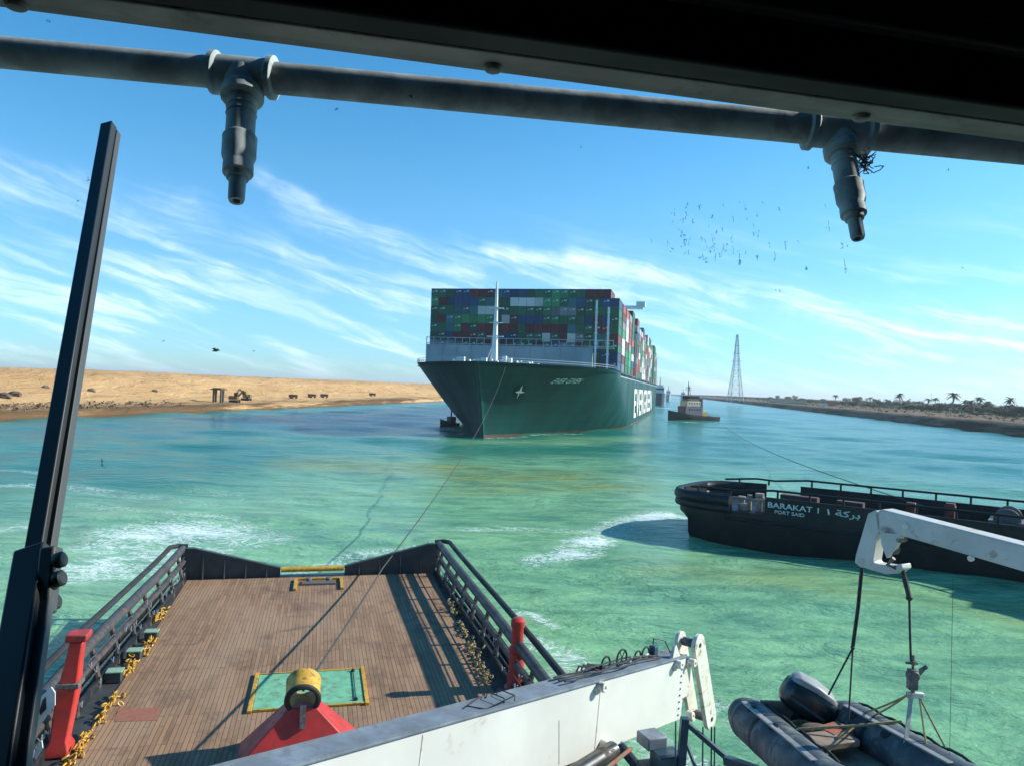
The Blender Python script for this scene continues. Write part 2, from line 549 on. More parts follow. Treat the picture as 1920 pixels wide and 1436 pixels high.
M['sand'] = sand_mat('dune_sand', (0.62, 0.375, 0.17), (0.52, 0.30, 0.13), (0.36, 0.205, 0.095), 1.9, 3.0)
M['bank'] = sand_mat('bank_soil', (0.21, 0.14, 0.09), (0.13, 0.10, 0.065), (0.08, 0.062, 0.04), 3.0, 5.5)


# ------------------------------------------------------------------ numeric noise for terrain and water
def vnoise(x, y, seed=0):
    xi, yi = np.floor(x), np.floor(y)
    fx, fy = x - xi, y - yi
    fx, fy = fx * fx * (3 - 2 * fx), fy * fy * (3 - 2 * fy)

    def h(a, b):
        s = np.sin(a * 127.1 + b * 311.7 + seed * 74.7) * 43758.5453
        return s - np.floor(s)
    return (h(xi, yi) * (1 - fx) + h(xi + 1, yi) * fx) * (1 - fy) + (h(xi, yi + 1) * (1 - fx) + h(xi + 1, yi + 1) * fx) * fy


def fbm(x, y, o=5, seed=0):
    s, a, tot = 0.0, 1.0, 0.0
    for i in range(o):
        s = s + a * vnoise(x * 2 ** i + 13.7 * i, y * 2 ** i - 7.1 * i, seed + i)
        tot += a
        a *= 0.5
    return s / tot


def sstep(a, b, x):
    t = np.clip((x - a) / (b - a), 0, 1)
    return t * t * (3 - 2 * t)


def grid_mesh(name, X, Y, Z, material, wrap=False, attrs=None, smooth=True):
    n, m = X.shape
    co = np.stack([X, Y, Z], -1).reshape(-1, 3)
    i = np.arange(n - 1)[:, None]
    j = np.arange(m if wrap else m - 1)[None, :]
    j2 = (j + 1) % m
    q = np.stack([i * m + j, i * m + j2, (i + 1) * m + j2, (i + 1) * m + j], -1).reshape(-1, 4)
    # make the first face look up
    a, b, c = co[q[0, 0]], co[q[0, 1]], co[q[0, 3]]
    if np.cross(b - a, c - a)[2] < 0:
        q = q[:, ::-1]
    me = bpy.data.meshes.new(name)
    me.from_pydata(co.tolist(), [], q.tolist())
    me.materials.append(material)
    if smooth:
        me.polygons.foreach_set('use_smooth', [True] * len(me.polygons))
    for k, v in (attrs or {}).items():
        me.attributes.new(k, 'FLOAT', 'POINT').data.foreach_set('value', v.reshape(-1).astype(np.float32))
    me.update()
    o = bpy.data.objects.new(name, me)
    COL.objects.link(o)
    return o


# ------------------------------------------------------------------ the setting: water and banks
CA = Vector((math.sin(R(10.45)), math.cos(R(10.45)), 0))      # along the canal
LN = Vector((-CA.y, CA.x, 0))                                  # outward on the left bank
RN = -LN
L0 = atz(0, 788, 0)
R0 = atz(1920, 820, 0)


def left_h(a, w):
    d = fbm(a / 55, w / 45, 5, 3)
    wob = 6 * (fbm(a / 40, a * 0, 4, 9) - 0.5)
    ww = w + wob * sstep(4, 12, w)
    h = -1.5 + 3.2 * sstep(-2, 3.5, w) + 0.035 * np.clip(w, 0, 30) + 0.5 * (fbm(a / 7, w / 4, 4, 5) - 0.4) * sstep(2, 7, w)
    h = h + sstep(20, 78, ww) * 9.6 + (d - 0.5) * 5.5 * sstep(28, 70, ww) + 1.3 * (fbm(a / 12, w / 8, 4, 21) - 0.5) * sstep(24, 40, ww)
    h = h + 1.5 * sstep(-150, -30, -a) * sstep(60, 110, ww) * 0.6 + 0.006 * np.clip(w - 90, 0, 400)
    return h


def right_h(a, w):
    h = -1.5 + 6.6 * sstep(-2, 11, w) + 0.6 * (fbm(a / 5, w / 3, 4, 31) - 0.5) * sstep(0, 3, w)
    h = h + 1.2 * (fbm(a / 25, w / 14, 5, 33) - 0.45) * sstep(10, 20, w) + 1.8 * sstep(25, 130, w) + 0.6 * sstep(150, 500, w)
    return h


def bank(name, origin, nrm, hf, material, wmax):
    a = np.concatenate([np.arange(-260, 900, 3.0), 900 * 1.02 ** np.arange(1, 88)])
    w = np.concatenate([np.arange(-3, 30, 0.9), np.arange(30, 130, 2.6), 130 * 1.09 ** np.arange(1, 60)])
    w = w[w < wmax]
    A, W = np.meshgrid(a, w, indexing='ij')
    Z = hf(A, W)
    X = origin.x + CA.x * A + nrm.x * W
    Y = origin.y + CA.y * A + nrm.y * W
    return tag(grid_mesh(name, X, Y, Z, material), kind='structure')


bank('sand_dunes', L0, LN, left_h, M['sand'], 900)
bank('canal_bank', R0, RN, right_h, M['bank'], 6000)


def on_left(px, w):
    """point on the left bank seen at image column px, w metres from the waterline"""
    best = None
    for a in np.arange(-200, 1500, 1.0):
        p = L0 + CA * a + LN * w
        if p.y > 5:
            e = abs(proj((p.x, p.y, 3))[0] - px)
            if best is None or e < best[0]:
                best = (e, a)
    a = best[1]
    p = L0 + CA * a + LN * w
    return Vector((p.x, p.y, float(left_h(np.array([a]), np.array([float(w)]))[0])))


def on_right(px, w):
    best = None
    for a in np.arange(-100, 3600, 2.0):
        p = R0 + CA * a + RN * w
        e = abs(proj((p.x, p.y, 5))[0] - px)
        if best is None or e < best[0]:
            best = (e, a)
    a = best[1]
    p = R0 + CA * a + RN * w
    return Vector((p.x, p.y, float(right_h(np.array([a]), np.array([float(w)]))[0])))


def water_mat():
    m = bpy.data.materials.new('canal_water')
    m.use_nodes = True
    t = NT(m.node_tree)
    b = t.n['Principled BSDF']
    pos = t.new('ShaderNodeNewGeometry').outputs['Position']

    def at(n):
        return t.new('ShaderNodeAttribute', attribute_name=n).outputs['Fac']
    foam, silt, olive, blue = at('foam'), at('silt'), at('olive'), at('blue')
    patch = t.noise(t.vmath('MULTIPLY', pos, (0.5, 1.3, 1.0)), 0.06, 6.0, 0.6, 0.6)
    ripple = t.noise(t.vmath('MULTIPLY', pos, (0.28, 1.0, 1.0)), 0.55, 6.0, 0.62, 0.4)
    teal, green = (0.005, 0.160, 0.118), (0.235, 0.46, 0.235)
    sl = t.math('ADD', silt, t.math('MULTIPLY', t.math('SUBTRACT', patch, 0.5), 1.1), clamp=True)
    c = t.mix(sl, teal, green)
    c = t.mix(t.math('MULTIPLY', blue, t.step(patch, 0.35, 0.62)), c, (0.012, 0.125, 0.155))  # wave shade and ripple reflection tinted into the water colour
    ol = t.math('MULTIPLY', olive, t.step(t.noise(t.vmath('MULTIPLY', pos, (0.35, 1.0, 1.0)), 0.12, 6.0, 0.65, 1.0), 0.36, 0.6))
    c = t.mix(ol, c, (0.27, 0.34, 0.11))
    c = t.mix(t.step(ripple, 0.30, 0.66, 0.55, 0.0), c, (0.010, 0.13, 0.10))
    # foam: lacy filaments where little, solid where much
    wv = t.vmath('MULTIPLY', pos, (0.75, 1.15, 1.0))
    n1 = t.noise(wv, 0.60, 10.0, 0.66, 1.8)
    ridge = t.math('ABSOLUTE', t.math('SUBTRACT', n1, 0.5))
    lace = t.step(ridge, 0.0, t.math('ADD', t.math('MULTIPLY', foam, 0.085), 0.001), 1.0, 0.0)
    solid = t.step(t.math('ADD', t.noise(wv, 1.5, 10.0, 0.74, 1.4), t.math('MULTIPLY', foam, 0.50)), 0.86, 0.97)
    fo = t.math('MAXIMUM', t.math('MULTIPLY', lace, t.step(foam, 0.02, 0.45)), solid)
    fo = t.math('MULTIPLY', fo, t.step(foam, 0.0, 0.12), clamp=True)
    cap = t.math('MULTIPLY', t.step(t.noise(t.vmath('MULTIPLY', pos, (0.22, 1.0, 1.0)), 0.8, 6.0, 0.7, 0.3), 0.70, 0.76), 0.42)
    fo = t.math('MAXIMUM', fo, cap)
    c = t.mix(t.math('MULTIPLY', t.step(foam, 0.1, 0.9), 0.35), c, (0.30, 0.52, 0.42))
    c = t.mix(t.math('MULTIPLY', fo, 0.9), c, (0.70, 0.78, 0.73))
    t.put(b.inputs['Base Color'], c)
    t.put(b.inputs['Roughness'], t.math('ADD', t.math('MULTIPLY', fo, 0.6), 0.16))
    b.inputs['IOR'].default_value = 1.33
    b.inputs['Specular IOR Level'].default_value = 0.20
    h1 = t.noise(t.vmath('MULTIPLY', pos, (0.45, 1.0, 1.0)), 0.35, 5.0, 0.6, 0.5)
    h2 = t.noise(t.vmath('MULTIPLY', pos, (0.55, 1.0, 1.0)), 1.7, 5.0, 0.65, 0.4)
    h = t.math('ADD', t.math('MULTIPLY', h1, 1.5), t.math('MULTIPLY', h2, 0.40))
    h = t.math('ADD', h, t.math('MULTIPLY', fo, 0.05))
    t.put(b.inputs['Normal'], t.new('ShaderNodeBump', {'Strength': 0.8, 'Distance': 0.5, 'Height': h}))
    return m


M['water'] = water_mat()


def seg_mask(X, Y, pts, width, strength):
    """soft mask round a polyline of image points laid on the water; width in metres, one value or one per point"""
    P = [atz(px, py, 0) for px, py in pts]
    out = np.zeros_like(X)
    for k in range(len(P) - 1):
        a, b = P[k], P[k + 1]
        w0, w1 = (width[k], width[k + 1]) if isinstance(width, (list, tuple)) else (width, width)
        s0, s1 = (strength[k], strength[k + 1]) if isinstance(strength, (list, tuple)) else (strength, strength)
        ab = b - a
        t = np.clip(((X - a.x) * ab.x + (Y - a.y) * ab.y) / ab.length_squared, 0, 1)
        d = np.hypot(X - a.x - t * ab.x, Y - a.y - t * ab.y)
        out = np.maximum(out, (1 - sstep(0.15, 1.0, d / (w0 + (w1 - w0) * t))) * (s0 + (s1 - s0) * t))
    return out


def build_water():
    r = np.concatenate([[1.0, 4.0, 8.0], 10.0 * 1.0135 ** np.arange(0, 520)])
    r = r[r < 11000]
    r = np.append(r, 30000.0)
    th = np.concatenate([np.linspace(-46, 46, 620), np.linspace(46, 314, 60)[1:-1]])
    RR, TH = np.meshgrid(r, np.radians(th), indexing='ij')
    X, Y = RR * np.sin(TH), RR * np.cos(TH)
    # small wind waves
    Z = np.zeros_like(X)
    rng = np.random.RandomState(4)
    cell = np.maximum(RR * 0.0135, RR * R(0.149))
    for i in range(46):
        wl = 1.6 * 1.075 ** i
        ang = R(250) + rng.normal(0, 0.55)
        k = 2 * math.pi / wl
        ph = rng.uniform(0, 6.28)
        amp = 0.0042 * wl ** 0.85
        fade = sstep(2.2, 4.5, wl / cell)
        Z += amp * fade * np.sin(k * (X * math.cos(ang) + Y * math.sin(ang)) + ph)
    foam = np.zeros_like(X)
    for pts, wd, st in [
        ([(500, 1010), (400, 1000), (290, 1000), (230, 1020)], [4.0, 6.0, 7.5, 5.0], [0.6, 0.8, 0.92, 0.8]),
        ([(350, 1035), (240, 1050), (110, 1085)], [5.0, 5.5, 2.6], [0.85, 0.9, 0.65]),
        ([(480, 985), (330, 965), (150, 950)], [2.5, 3.5, 3.0], [0.30, 0.42, 0.35]),
        ([(-60, 915), (60, 905), (250, 925), (420, 950)], [4.0, 4.0, 4.0, 3.0], [0.40, 0.45, 0.33, 0.2]),
        ([(-60, 1000), (40, 985), (130, 985)], [3.0, 2.5, 2.0], [0.45, 0.5, 0.3]),
        ([(-60, 880), (60, 880), (110, 890)], [3.0, 3.0, 3.0], [0.35, 0.4, 0.2]),
        ([(300, 905), (500, 935), (650, 945)], [3.0, 3.0, 3.0], [0.2, 0.28, 0.15]),
        ([(1010, 1055), (1075, 1045), (1120, 1015)], [2.2, 3.4, 2.8], [0.75, 1.0, 0.85]),
        ([(880, 1000), (980, 995), (1120, 1000), (1180, 985)], [2.5, 3.0, 3.5, 3.0], [0.35, 0.45, 0.6, 0.5]),
        ([(1120, 990), (1190, 974), (1240, 966), (1275, 972)], [2.5, 3.4, 3.2, 2.2], [0.5, 0.85, 1.0, 0.85]),
        ([(960, 1137), (1000, 1145), (1042, 1168)], [0.7, 0.8, 0.5], [0.7, 0.8, 0.6]),
        ([(1000, 1195), (1060, 1215), (1105, 1255)], [1.6, 1.8, 1.6], [0.5, 0.62, 0.5]),
        ([(1040, 1260), (1120, 1320), (1240, 1400), (1330, 1450)], [1.6, 1.6, 1.8, 1.8], [0.5, 0.5, 0.62, 0.6]),
        ([(1330, 1300), (1390, 1340), (1440, 1420)], [1.0, 1.2, 1.0], [0.3, 0.4, 0.4]),
        ([(1290, 1010), (1400, 1040)], [1.2, 0.8], [0.5, 0.25]),
        ([(470, 1130), (560, 1060), (660, 1040), (780, 1030)], [1.5, 2.0, 2.0, 2.0], [0.3, 0.5, 0.45, 0.35]),
        ([(840, 905), (960, 930)], [2.5, 2.5], [0.12, 0.2]),
        ([(1215, 763), (1262, 766)], [9.0, 7.0], [1.0, 0.6]),
        ([(835, 803), (880, 806)], [5.0, 2.0], [0.75, 0.3]),
        ([(905, 819), (1000, 817), (1100, 813)], [1.6, 1.6, 1.3], [0.75, 0.55, 0.4]),
        ([(1255, 790), (1300, 793), (1350, 792)], [3.0, 3.0, 2.0], [0.5, 0.45, 0.4]),
    ]:
        foam = np.maximum(foam, seg_mask(X, Y, pts, wd, st))
    far = np.hypot(X - 5, Y - 30)
    silt = 1.0 - sstep(38, 150, far) * 0.95
    silt = np.clip(silt - 0.55 * seg_mask(X, Y, [(-100, 880), (100, 900), (350, 860)], 35, 1.0), 0, 1)
    silt = np.maximum(silt, seg_mask(X, Y, [(640, 905), (900, 880), (1100, 870)], [26, 30, 26], 0.8))
    silt = np.maximum(silt, seg_mask(X, Y, [(880, 830), (1000, 828), (1180, 822)], [14, 18, 14], 0.75))
    olive = seg_mask(X, Y, [(600, 865), (800, 880), (1090, 900)], [14, 22, 18], 1.0)
    olive = np.maximum(olive, seg_mask(X, Y, [(760, 925), (920, 915), (1060, 915)], [6, 8, 8], 0.75))
    olive = np.maximum(olive, seg_mask(X, Y, [(1250, 1075), (1500, 1095), (1900, 1150)], [5, 6, 6], 0.55))
    blue = seg_mask(X, Y, [(200, 810), (500, 795), (820, 785)], [30, 45, 30], 1.0)  # mask for blue streaks: wave shade and ripple reflections painted as colour
    blue = np.maximum(blue, 0.35 * sstep(200, 500, far))
    foam = foam * (0.25 + 1.25 * fbm(X / 5.0, Y / 2.4, 5, 77))
    o = grid_mesh('canal_water', X, Y, Z, M['water'], wrap=True, attrs={'foam': foam, 'silt': silt, 'olive': olive, 'blue': blue})
    tag(o, kind='structure')


build_water()


def build_hills():
    mb = MB()
    for (x0, x1, top, y) in ((1318, 1372, 745.0, 5200), (1225, 1262, 737.5, 9000)):
        pts = []
        for i in range(13):
            f = i / 12
            e = math.sin(math.pi * f) ** 0.6
            p = aty(x0 + (x1 - x0) * f, top, y)
            pts.append((p.x, y, max(1.0, (p.z) * e + 2 * math.sin(i * 2.3))))
        poly = [(pts[0][0], y, -2)] + pts + [(pts[-1][0], y, -2)]
        mb.prism(poly, (100, 600, 0))
    tag(mb.top('far_hills', M['bank'], (0, 0, 0)), kind='structure')


build_hills()

# ------------------------------------------------------------------ the tug we stand in
TA = R(14.4)
TU = Vector((-math.sin(TA), math.cos(TA), 0))     # aft along the tug
TV = Vector((math.cos(TA), math.sin(TA), 0))      # across, to the right


def T(v, u, z):
    return TV * v + TU * u + Vector((0, 0, z))


FA = R(12.9)                                       # the wheelhouse window is skewed a little
FU = Vector((-math.sin(FA), math.cos(FA), 0))
FV = Vector((math.cos(FA), math.sin(FA), 0))


def F(v, u, z):
    return FV * v + FU * u + Vector((0, 0, z))


DK = 2.0
tug = thing('tugboat', 'the tug under the viewer: brown plank aft deck, black pipe rails, dark wheelhouse window frame', 'tugboat', (0, 0, 0), TA)


def half_beam(u):
    return 7.35 - 0.45 * float(sstep(26, 42, np.array(u))) if u > 0 else 7.0 * math.sqrt(max(0.02, 1 - (u / -27.0) ** 3.2)) if u > -27 else 0.4


def build_tug():
    us = [-26.8, -26, -24.5, -22, -18, -12, -4, 6, 16, 26, 34, 40.0, 41.3, 41.9]
    rings = []
    for u in us:
        h = half_beam(u) - (0.0 if u < 41 else (0.25 if u < 41.5 else 0.9))
        rings.append([T(-h * 0.82, u, -1.5), T(-h, u, 0.3), T(-h, u, DK - 0.02), T(h, u, DK - 0.02), T(h, u, 0.3), T(h * 0.82, u, -1.5)])
    MB().loft(rings).part('hull', M['black_paint'], tug)
    d = MB()
    d.prism([T(-6.2, 6, DK), T(-6.25, 30, DK), T(-6.35, 41.0, DK), T(6.3, 41.0, DK), T(6.15, 30, DK), T(6.0, 6, DK)], (0, 0, 0.035))
    d.part('deck_planking', M['deck'], tug, smooth=0)
    w = MB()
    for s in (-1, 1):
        w.prism([T(s * 6.0, 8, DK), T(s * 6.1, 30, DK), T(s * 6.25, 41, DK), T(s * 6.55, 41.2, DK), T(s * 6.9, 30, DK), T(s * 6.95, 8, DK)], (0, 0, 0.012))
    w.part('waterway', M['dark_plate'], tug, smooth=0)
    # stern bulwark plates falling to the gate
    for s, vin in ((-1, -1.8), (1, 1.55)):
        p = MB()
        p.prism([T(s * 6.75, 41.25, DK), T(s * 6.75, 41.25, 3.60), T(s * 6.1, 41.25, 3.56), T(vin, 41.25, 2.45), T(vin, 41.25, DK)], TU * 0.14)
        p.beam(T(s * 6.7, 41.32, 3.61), T(s * 6.1, 41.32, 3.59), 0.30, 0.07)
        p.beam(T(s * 6.1, 41.32, 3.59), T(vin, 41.32, 2.48), 0.30, 0.07)
        for k in range(4):
            f = 0.12 + k * 0.24
            v = s * 6.2 + (vin - s * 6.2) * f
            zt = 3.6 + (2.45 - 3.6) * f
            p.prism([T(v, 41.24, zt - 0.1), T(v, 41.24, DK + 0.04), T(v, 40.95, DK + 0.04)], TV * 0.05)
        p.part('stern_bulwark', M['dark_plate'], tug)
    g = MB()
    g.tube([T(-1.75, 41.2, 2.40), T(1.5, 41.2, 2.40)], 0.13, 12)
    g.box(T(-0.12, 41.42, 2.43), (3.3, 0.22, 0.10), TA)
    g.part('stern_gate', M['yellow'], tug)
    for c in (-1, 1):
        side = 7.35 if c < 0 else 7.15

        def edge(u, c=c, side=side):
            return c * (side - 0.45 * float(sstep(24, 41, np.array(float(u)))) * (1.0 if c < 0 else 0.5))
        us2 = [9 + 2.0 * i for i in range(17)]
        # heavy outer fender and rails
        MB().tube([T(edge(u) + c * 0.32, u, 3.74) for u in us2] + [T(edge(41.2) + c * 0.1, 41.7, 3.66), T(edge(41.2) - c * 0.4, 41.75, 3.62)], 0.12, 10).part('fender', M['black_rubber'], tug)
        MB().tube([T(edge(u) - c * 0.18, u, 3.54) for u in us2] + [T(edge(41.2) - c * 0.2, 41.5, 3.54)], 0.19, 12).part('rail', M['rail_steel'], tug)
        MB().tube([T(edge(u) - c * 0.30, u, 2.93) for u in us2] + [T(edge(41) - c * 0.3, 41.2, 2.93)], 0.12, 10).part('rail', M['rail_steel'], tug)
        MB().tube([T(edge(u) - c * 0.33, u, 3.17) for u in us2] + [T(edge(41) - c * 0.33, 41.2, 3.17)], 0.022, 8).part('rail', M['rail_steel'], tug)
        MB().tube([T(edge(u) - c * 0.40, u, 2.62) for u in us2] + [T(edge(41) - c * 0.4, 41.2, 2.62)], 0.022, 8).part('rail', M['rail_steel'], tug)
        bp = MB()
        for a, b in zip(us2[:-1], us2[1:]):
            bp.beam(T(edge(a) + c * 0.18, a, 2.24), T(edge(b) + c * 0.18, b, 2.24), 0.05, 0.56)
        bp.part('bulwark_plate', M['black_paint'], tug)
        cm = MB()
        pts = [T(edge(u) - c * 0.42, u, 2.16) for u in us2] + [T(edge(41) - c * 0.4, 41.2, 2.16)]
        for a, b in zip(pts[:-1], pts[1:]):
            cm.beam(a, b, 0.10, 0.34)
        cm.part('coaming', M['black_paint'], tug)
        for i in range(15):
            u = 10.2 + i * 2.15
            p = MB()
            e = edge(u)
            p.tube([T(e - c * 0.42, u, DK), T(e - c * 0.33, u, 2.7), T(e - c * 0.12, u, 3.5)], [0.10, 0.09, 0.09], 8)
            p.box(T(e - c * 0.38, u, DK + 0.28), (0.2, 0.16, 0.22), TA)
            p.part('post', M['rail_steel'], tug)
        if c < 0:
            for i in range(30):
                u = 20.5 + i * 0.68 + random.uniform(-.15, .15)
                z = random.uniform(2.3, 3.3)
                hook = MB()
                hook.tube([T(edge(u) - c * 0.45, u, z), T(edge(u) - c * 0.50, u + .12, z - .18), T(edge(u) - c * 0.48, u + .26, z - .03)], 0.022, 6)
                hook.part('shackle', M['chrome'], tug)
        else:
            for i in range(24):
                u = 22.5 + i * 0.78 + random.uniform(-.15, .15)
                z = random.uniform(2.3, 3.3)
                hook = MB()
                hook.tube([T(edge(u) - c * 0.45, u, z), T(edge(u) - c * 0.50, u + .12, z - .18), T(edge(u) - c * 0.48, u + .26, z - .03)], 0.022, 6)
                hook.part('shackle', M['chrome'], tug)
    # superstructure below and behind the wheelhouse
    h = MB()
    h.box(T(0, -9.5, 4.3), (11.4, 19.0, 4.6), TA)
    h.box(T(0, -7.5, 8.7), (9.0, 14.0, 4.2), TA)
    h.part('deckhouse', M['white_paint'], tug)
    bd = MB()
    bd.box(T(0, 4.2, 6.42), (12.2, 9.0, 0.25), TA)
    for v in (-5.8, 5.8):
        bd.tube([T(v, 8.3, DK), T(v, 8.3, 6.3)], 0.12, 8)
    bd.part('boat_deck', M['grey_top'], tug)
    # wheelhouse: an enclosed cabin with one wide aft window
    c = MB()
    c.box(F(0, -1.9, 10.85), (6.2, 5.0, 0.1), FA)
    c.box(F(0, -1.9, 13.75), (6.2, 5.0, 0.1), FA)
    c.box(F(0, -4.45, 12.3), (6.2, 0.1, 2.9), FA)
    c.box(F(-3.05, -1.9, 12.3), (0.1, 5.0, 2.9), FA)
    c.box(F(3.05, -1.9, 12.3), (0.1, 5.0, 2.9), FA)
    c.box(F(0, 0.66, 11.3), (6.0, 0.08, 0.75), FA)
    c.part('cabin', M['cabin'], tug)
    # the head of the window: the eye sees its soffit as a grey strip under the dark lining
    D1 = 0.82
    r1 = ray(960, 141.7)
    zs = EYE + r1.z * D1 / r1.dot(FU)
    r2 = ray(960, 104.5)
    D2 = r2.dot(FU) * (zs - EYE) / r2.z
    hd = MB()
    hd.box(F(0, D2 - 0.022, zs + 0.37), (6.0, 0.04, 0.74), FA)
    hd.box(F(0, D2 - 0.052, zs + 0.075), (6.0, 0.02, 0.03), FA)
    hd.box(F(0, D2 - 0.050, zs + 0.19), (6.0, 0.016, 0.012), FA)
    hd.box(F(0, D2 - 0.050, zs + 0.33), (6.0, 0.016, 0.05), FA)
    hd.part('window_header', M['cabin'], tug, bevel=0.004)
    fr = MB()
    fr.box(F(0, (D1 + D2) / 2, zs + 0.04), (6.0, D1 - D2, 0.08), FA)
    fr.box(F(0, 0.76, 11.66), (6.0, 0.09, 0.05), FA)
    for k in range(11):
        fr.lathe(F(-2.2 + 0.47 * k, (D1 + D2) / 2 + .008, zs + .001), (0, 0, -1), [(0.011, 0), (0.011, 0.005), (0.007, 0.008)], 8)
    fo = fr.part('window_frame', M['frame'], tug, bevel=0.004)
    pane_m = bpy.data.materials.new('window_glass')
    pane_m.use_nodes = True
    t = NT(pane_m.node_tree)
    t.n.clear()
    tr = t.new('ShaderNodeBsdfTransparent', {'Color': (0.93, 0.955, 0.95)})
    t.l.new(tr.outputs[0], t.new('ShaderNodeOutputMaterial').inputs['Surface'])
    pn = MB()
    pn.box(F(0, D2 + 0.012, (zs + 11.68) / 2), (5.9, 0.006, zs - 11.70), FA)
    pn.part('window_pane', pane_m, fo, smooth=0)
    # dried dirt on the glass
    dirt = bpy.data.materials.new('window_dirt')
    dirt.use_nodes = True
    t = NT(dirt.node_tree)
    b = t.n['Principled BSDF']
    b.inputs['Base Color'].default_value = (0.03, 0.04, 0.05, 1)
    b.inputs['Roughness'].default_value = 0.9
    b.inputs['Alpha'].default_value = 0.26
    rng = random.Random(5)
    dm = MB()
    pl_n = FU

    def on_pane(px, py):
        d = ray(px, py)
        k = (D2 + .018) / d.dot(pl_n)
        return Vector((0, 0, EYE)) + d * k

    def speck(px, py, w, h, lean=0.0):
        a = on_pane(px, py)
        s = a.dot(pl_n) / FPX
        p = a.copy()
        n = max(3, int(h / 3))
        for i in range(n):
            q = p + Vector((0, 0, -1)) * (h / n * s * rng.uniform(.6, 1.5)) + FV * (s * rng.gauss(lean, 1.0))
            if rng.random() > .28:
                dm.beam(p, q, w * s * rng.choice([.25, .4, .6, 1.0]) * rng.uniform(.6, 1.3), 0.0006 + .0001 * rng.random(), up=FU)
            if rng.random() < .35:
                c = q + FV * (s * rng.gauss(0, 3.0))
                r = s * w * rng.uniform(.25, .7)
                dm.prism([c + FV * (r * math.cos(k * 1.05) * rng.uniform(.6, 1.3)) + Vector((0, 0, r * math.sin(k * 1.05) * rng.uniform(.6, 1.5))) for k in range(6)], FU * .0004)
            p = q
    for i in range(64):
        px = rng.choice([rng.gauss(1390, 52), rng.gauss(1300, 40), rng.uniform(1245, 1560)])
        py = rng.uniform(375, 480)
        speck(px, py, rng.uniform(1.0, 3.0), rng.choice([rng.uniform(5, 12), rng.uniform(10, 26)]), rng.uniform(-.15, .15))
    for px, py, w, h in ((1583, 485, 5, 26), (1580, 455, 3, 16), (1512, 500, 5, 9), (1285, 440, 4, 15), (1388, 487, 5, 8), (1420, 480, 5, 9), (1312, 482, 4, 11), (1326, 482, 4, 10),
                         (165, 333, 4, 5), (148, 376, 3, 3), (632, 203, 3, 4), (90, 37, 3, 5), (307, 635, 5, 5), (477, 655, 4, 6), (1462, 543, 4, 5), (1806, 500, 4, 5), (190, 858, 4, 14),
                         (1516, 312, 3, 4), (1778, 316, 3, 4), (770, 178, 4, 5), (1090, 275, 3, 4)):
        speck(px, py, w, h, 0.1)
    tag(dm.part('dirt_speck', dirt, fo, smooth=0), kind='stuff')
    rf = MB()
    rf.box(F(0, -1.7, 13.95), (7.0, 5.2, 0.16), FA)
    rf.part('wheelhouse_roof', M['frame'], tug)


build_tug()


def lerp_px(a, b, f):
    return (a[0] + (b[0] - a[0]) * f, a[1] + (b[1] - a[1]) * f)


def build_washer():
    PL, PR = aty(-60, 93, 1.18), aty(2010, 288, 1.18)
    t = thing('washer_pipe', 'grey window washing pipe with two tee nozzles slung above the wheelhouse window', 'pipe', PL.lerp(PR, 0.5))
    n = 40
    pts = [PL.lerp(PR, i / n) for i in range(n + 1)]
    MB().tube(pts, 0.0248, 20).part('pipe', M['pipe'], t)
    for (tx, ty), (ex, ey), ye, K in (((457, 141), (443, 378), 1.10, 1.0), ((1572, 243), (1609, 448), 1.10, 0.84)):
        f = (tx + 60) / 2070.0
        c = PL.lerp(PR, f)
        ax = (PR - PL).normalized()
        end = aty(ex, ey, ye)
        dn = (end - c)
        L = dn.length
        dn.normalize()
        fit = MB()
        fit.lathe(c - ax * 0.052, ax, [(0.0295, 0), (0.034, 0.002), (0.034, 0.010), (0.0285, 0.014), (0.0285, 0.090), (0.034, 0.094), (0.034, 0.102), (0.0295, 0.104)], 20)
        fit.lathe(c, dn, [(0.030 * K, 0.0), (0.030 * K, 0.028), (0.033 * K, 0.032), (0.033 * K, 0.046), (0.027 * K, 0.05)], 16)
        fit.part('tee_fitting', M['nozzle'], t)
        nz = MB()
        nz.lathe(c, dn, [(r_ * K, h_) for r_, h_ in [(0.022, 0.04), (0.022, L * 0.50), (0.0262, L * 0.52), (0.0255, L * 0.56), (0.0255, L * 0.66), (0.0215, L * 0.71), (0.0225, L * 0.73),
                         (0.0225, L * 0.79), (0.018, L * 0.80), (0.0165, L * 0.83), (0.0125, L * 0.84), (0.0122, L * 0.98), (0.0105, L), (0.006, L), (0.006, L * 0.97)]], 18)
        for k in range(5):
            nz.lathe(c + dn * (L * (0.12 + 0.05 * k)), dn, [(0.0225 * K, 0), (0.0236 * K, 0.001), (0.0236 * K, 0.003), (0.0225 * K, 0.004)], 14)
        nz.part('nozzle', M['nozzle'], t)
    # frayed tangle beside the right nozzle
    rng = random.Random(3)
    tg = MB()
    c = aty(1624, 305, 1.10)
    for k in range(44):
        p = [c + Vector((rng.gauss(0, .005), rng.gauss(0, .006), rng.gauss(0, .008)))]
        d = Vector((rng.gauss(0.25, .6), rng.gauss(0, .6), rng.gauss(-.1, .7))).normalized()
        for j in range(5):
            d = (d + Vector((rng.gauss(0, .5), rng.gauss(0, .5), rng.gauss(0, .5)))).normalized()
            p.append(p[-1] + d * 0.0034)
        tg.tube(p, 0.0008, 5)
    tg.tube([aty(1598, 284, 1.17), aty(1604, 290, 1.15), c], 0.002, 5)
    o = tg.top('frayed_cord', M['rope_dark'], c)
    tag(o, 'dark tangle of frayed cord hanging beside the right washing nozzle', 'cord')


build_washer()


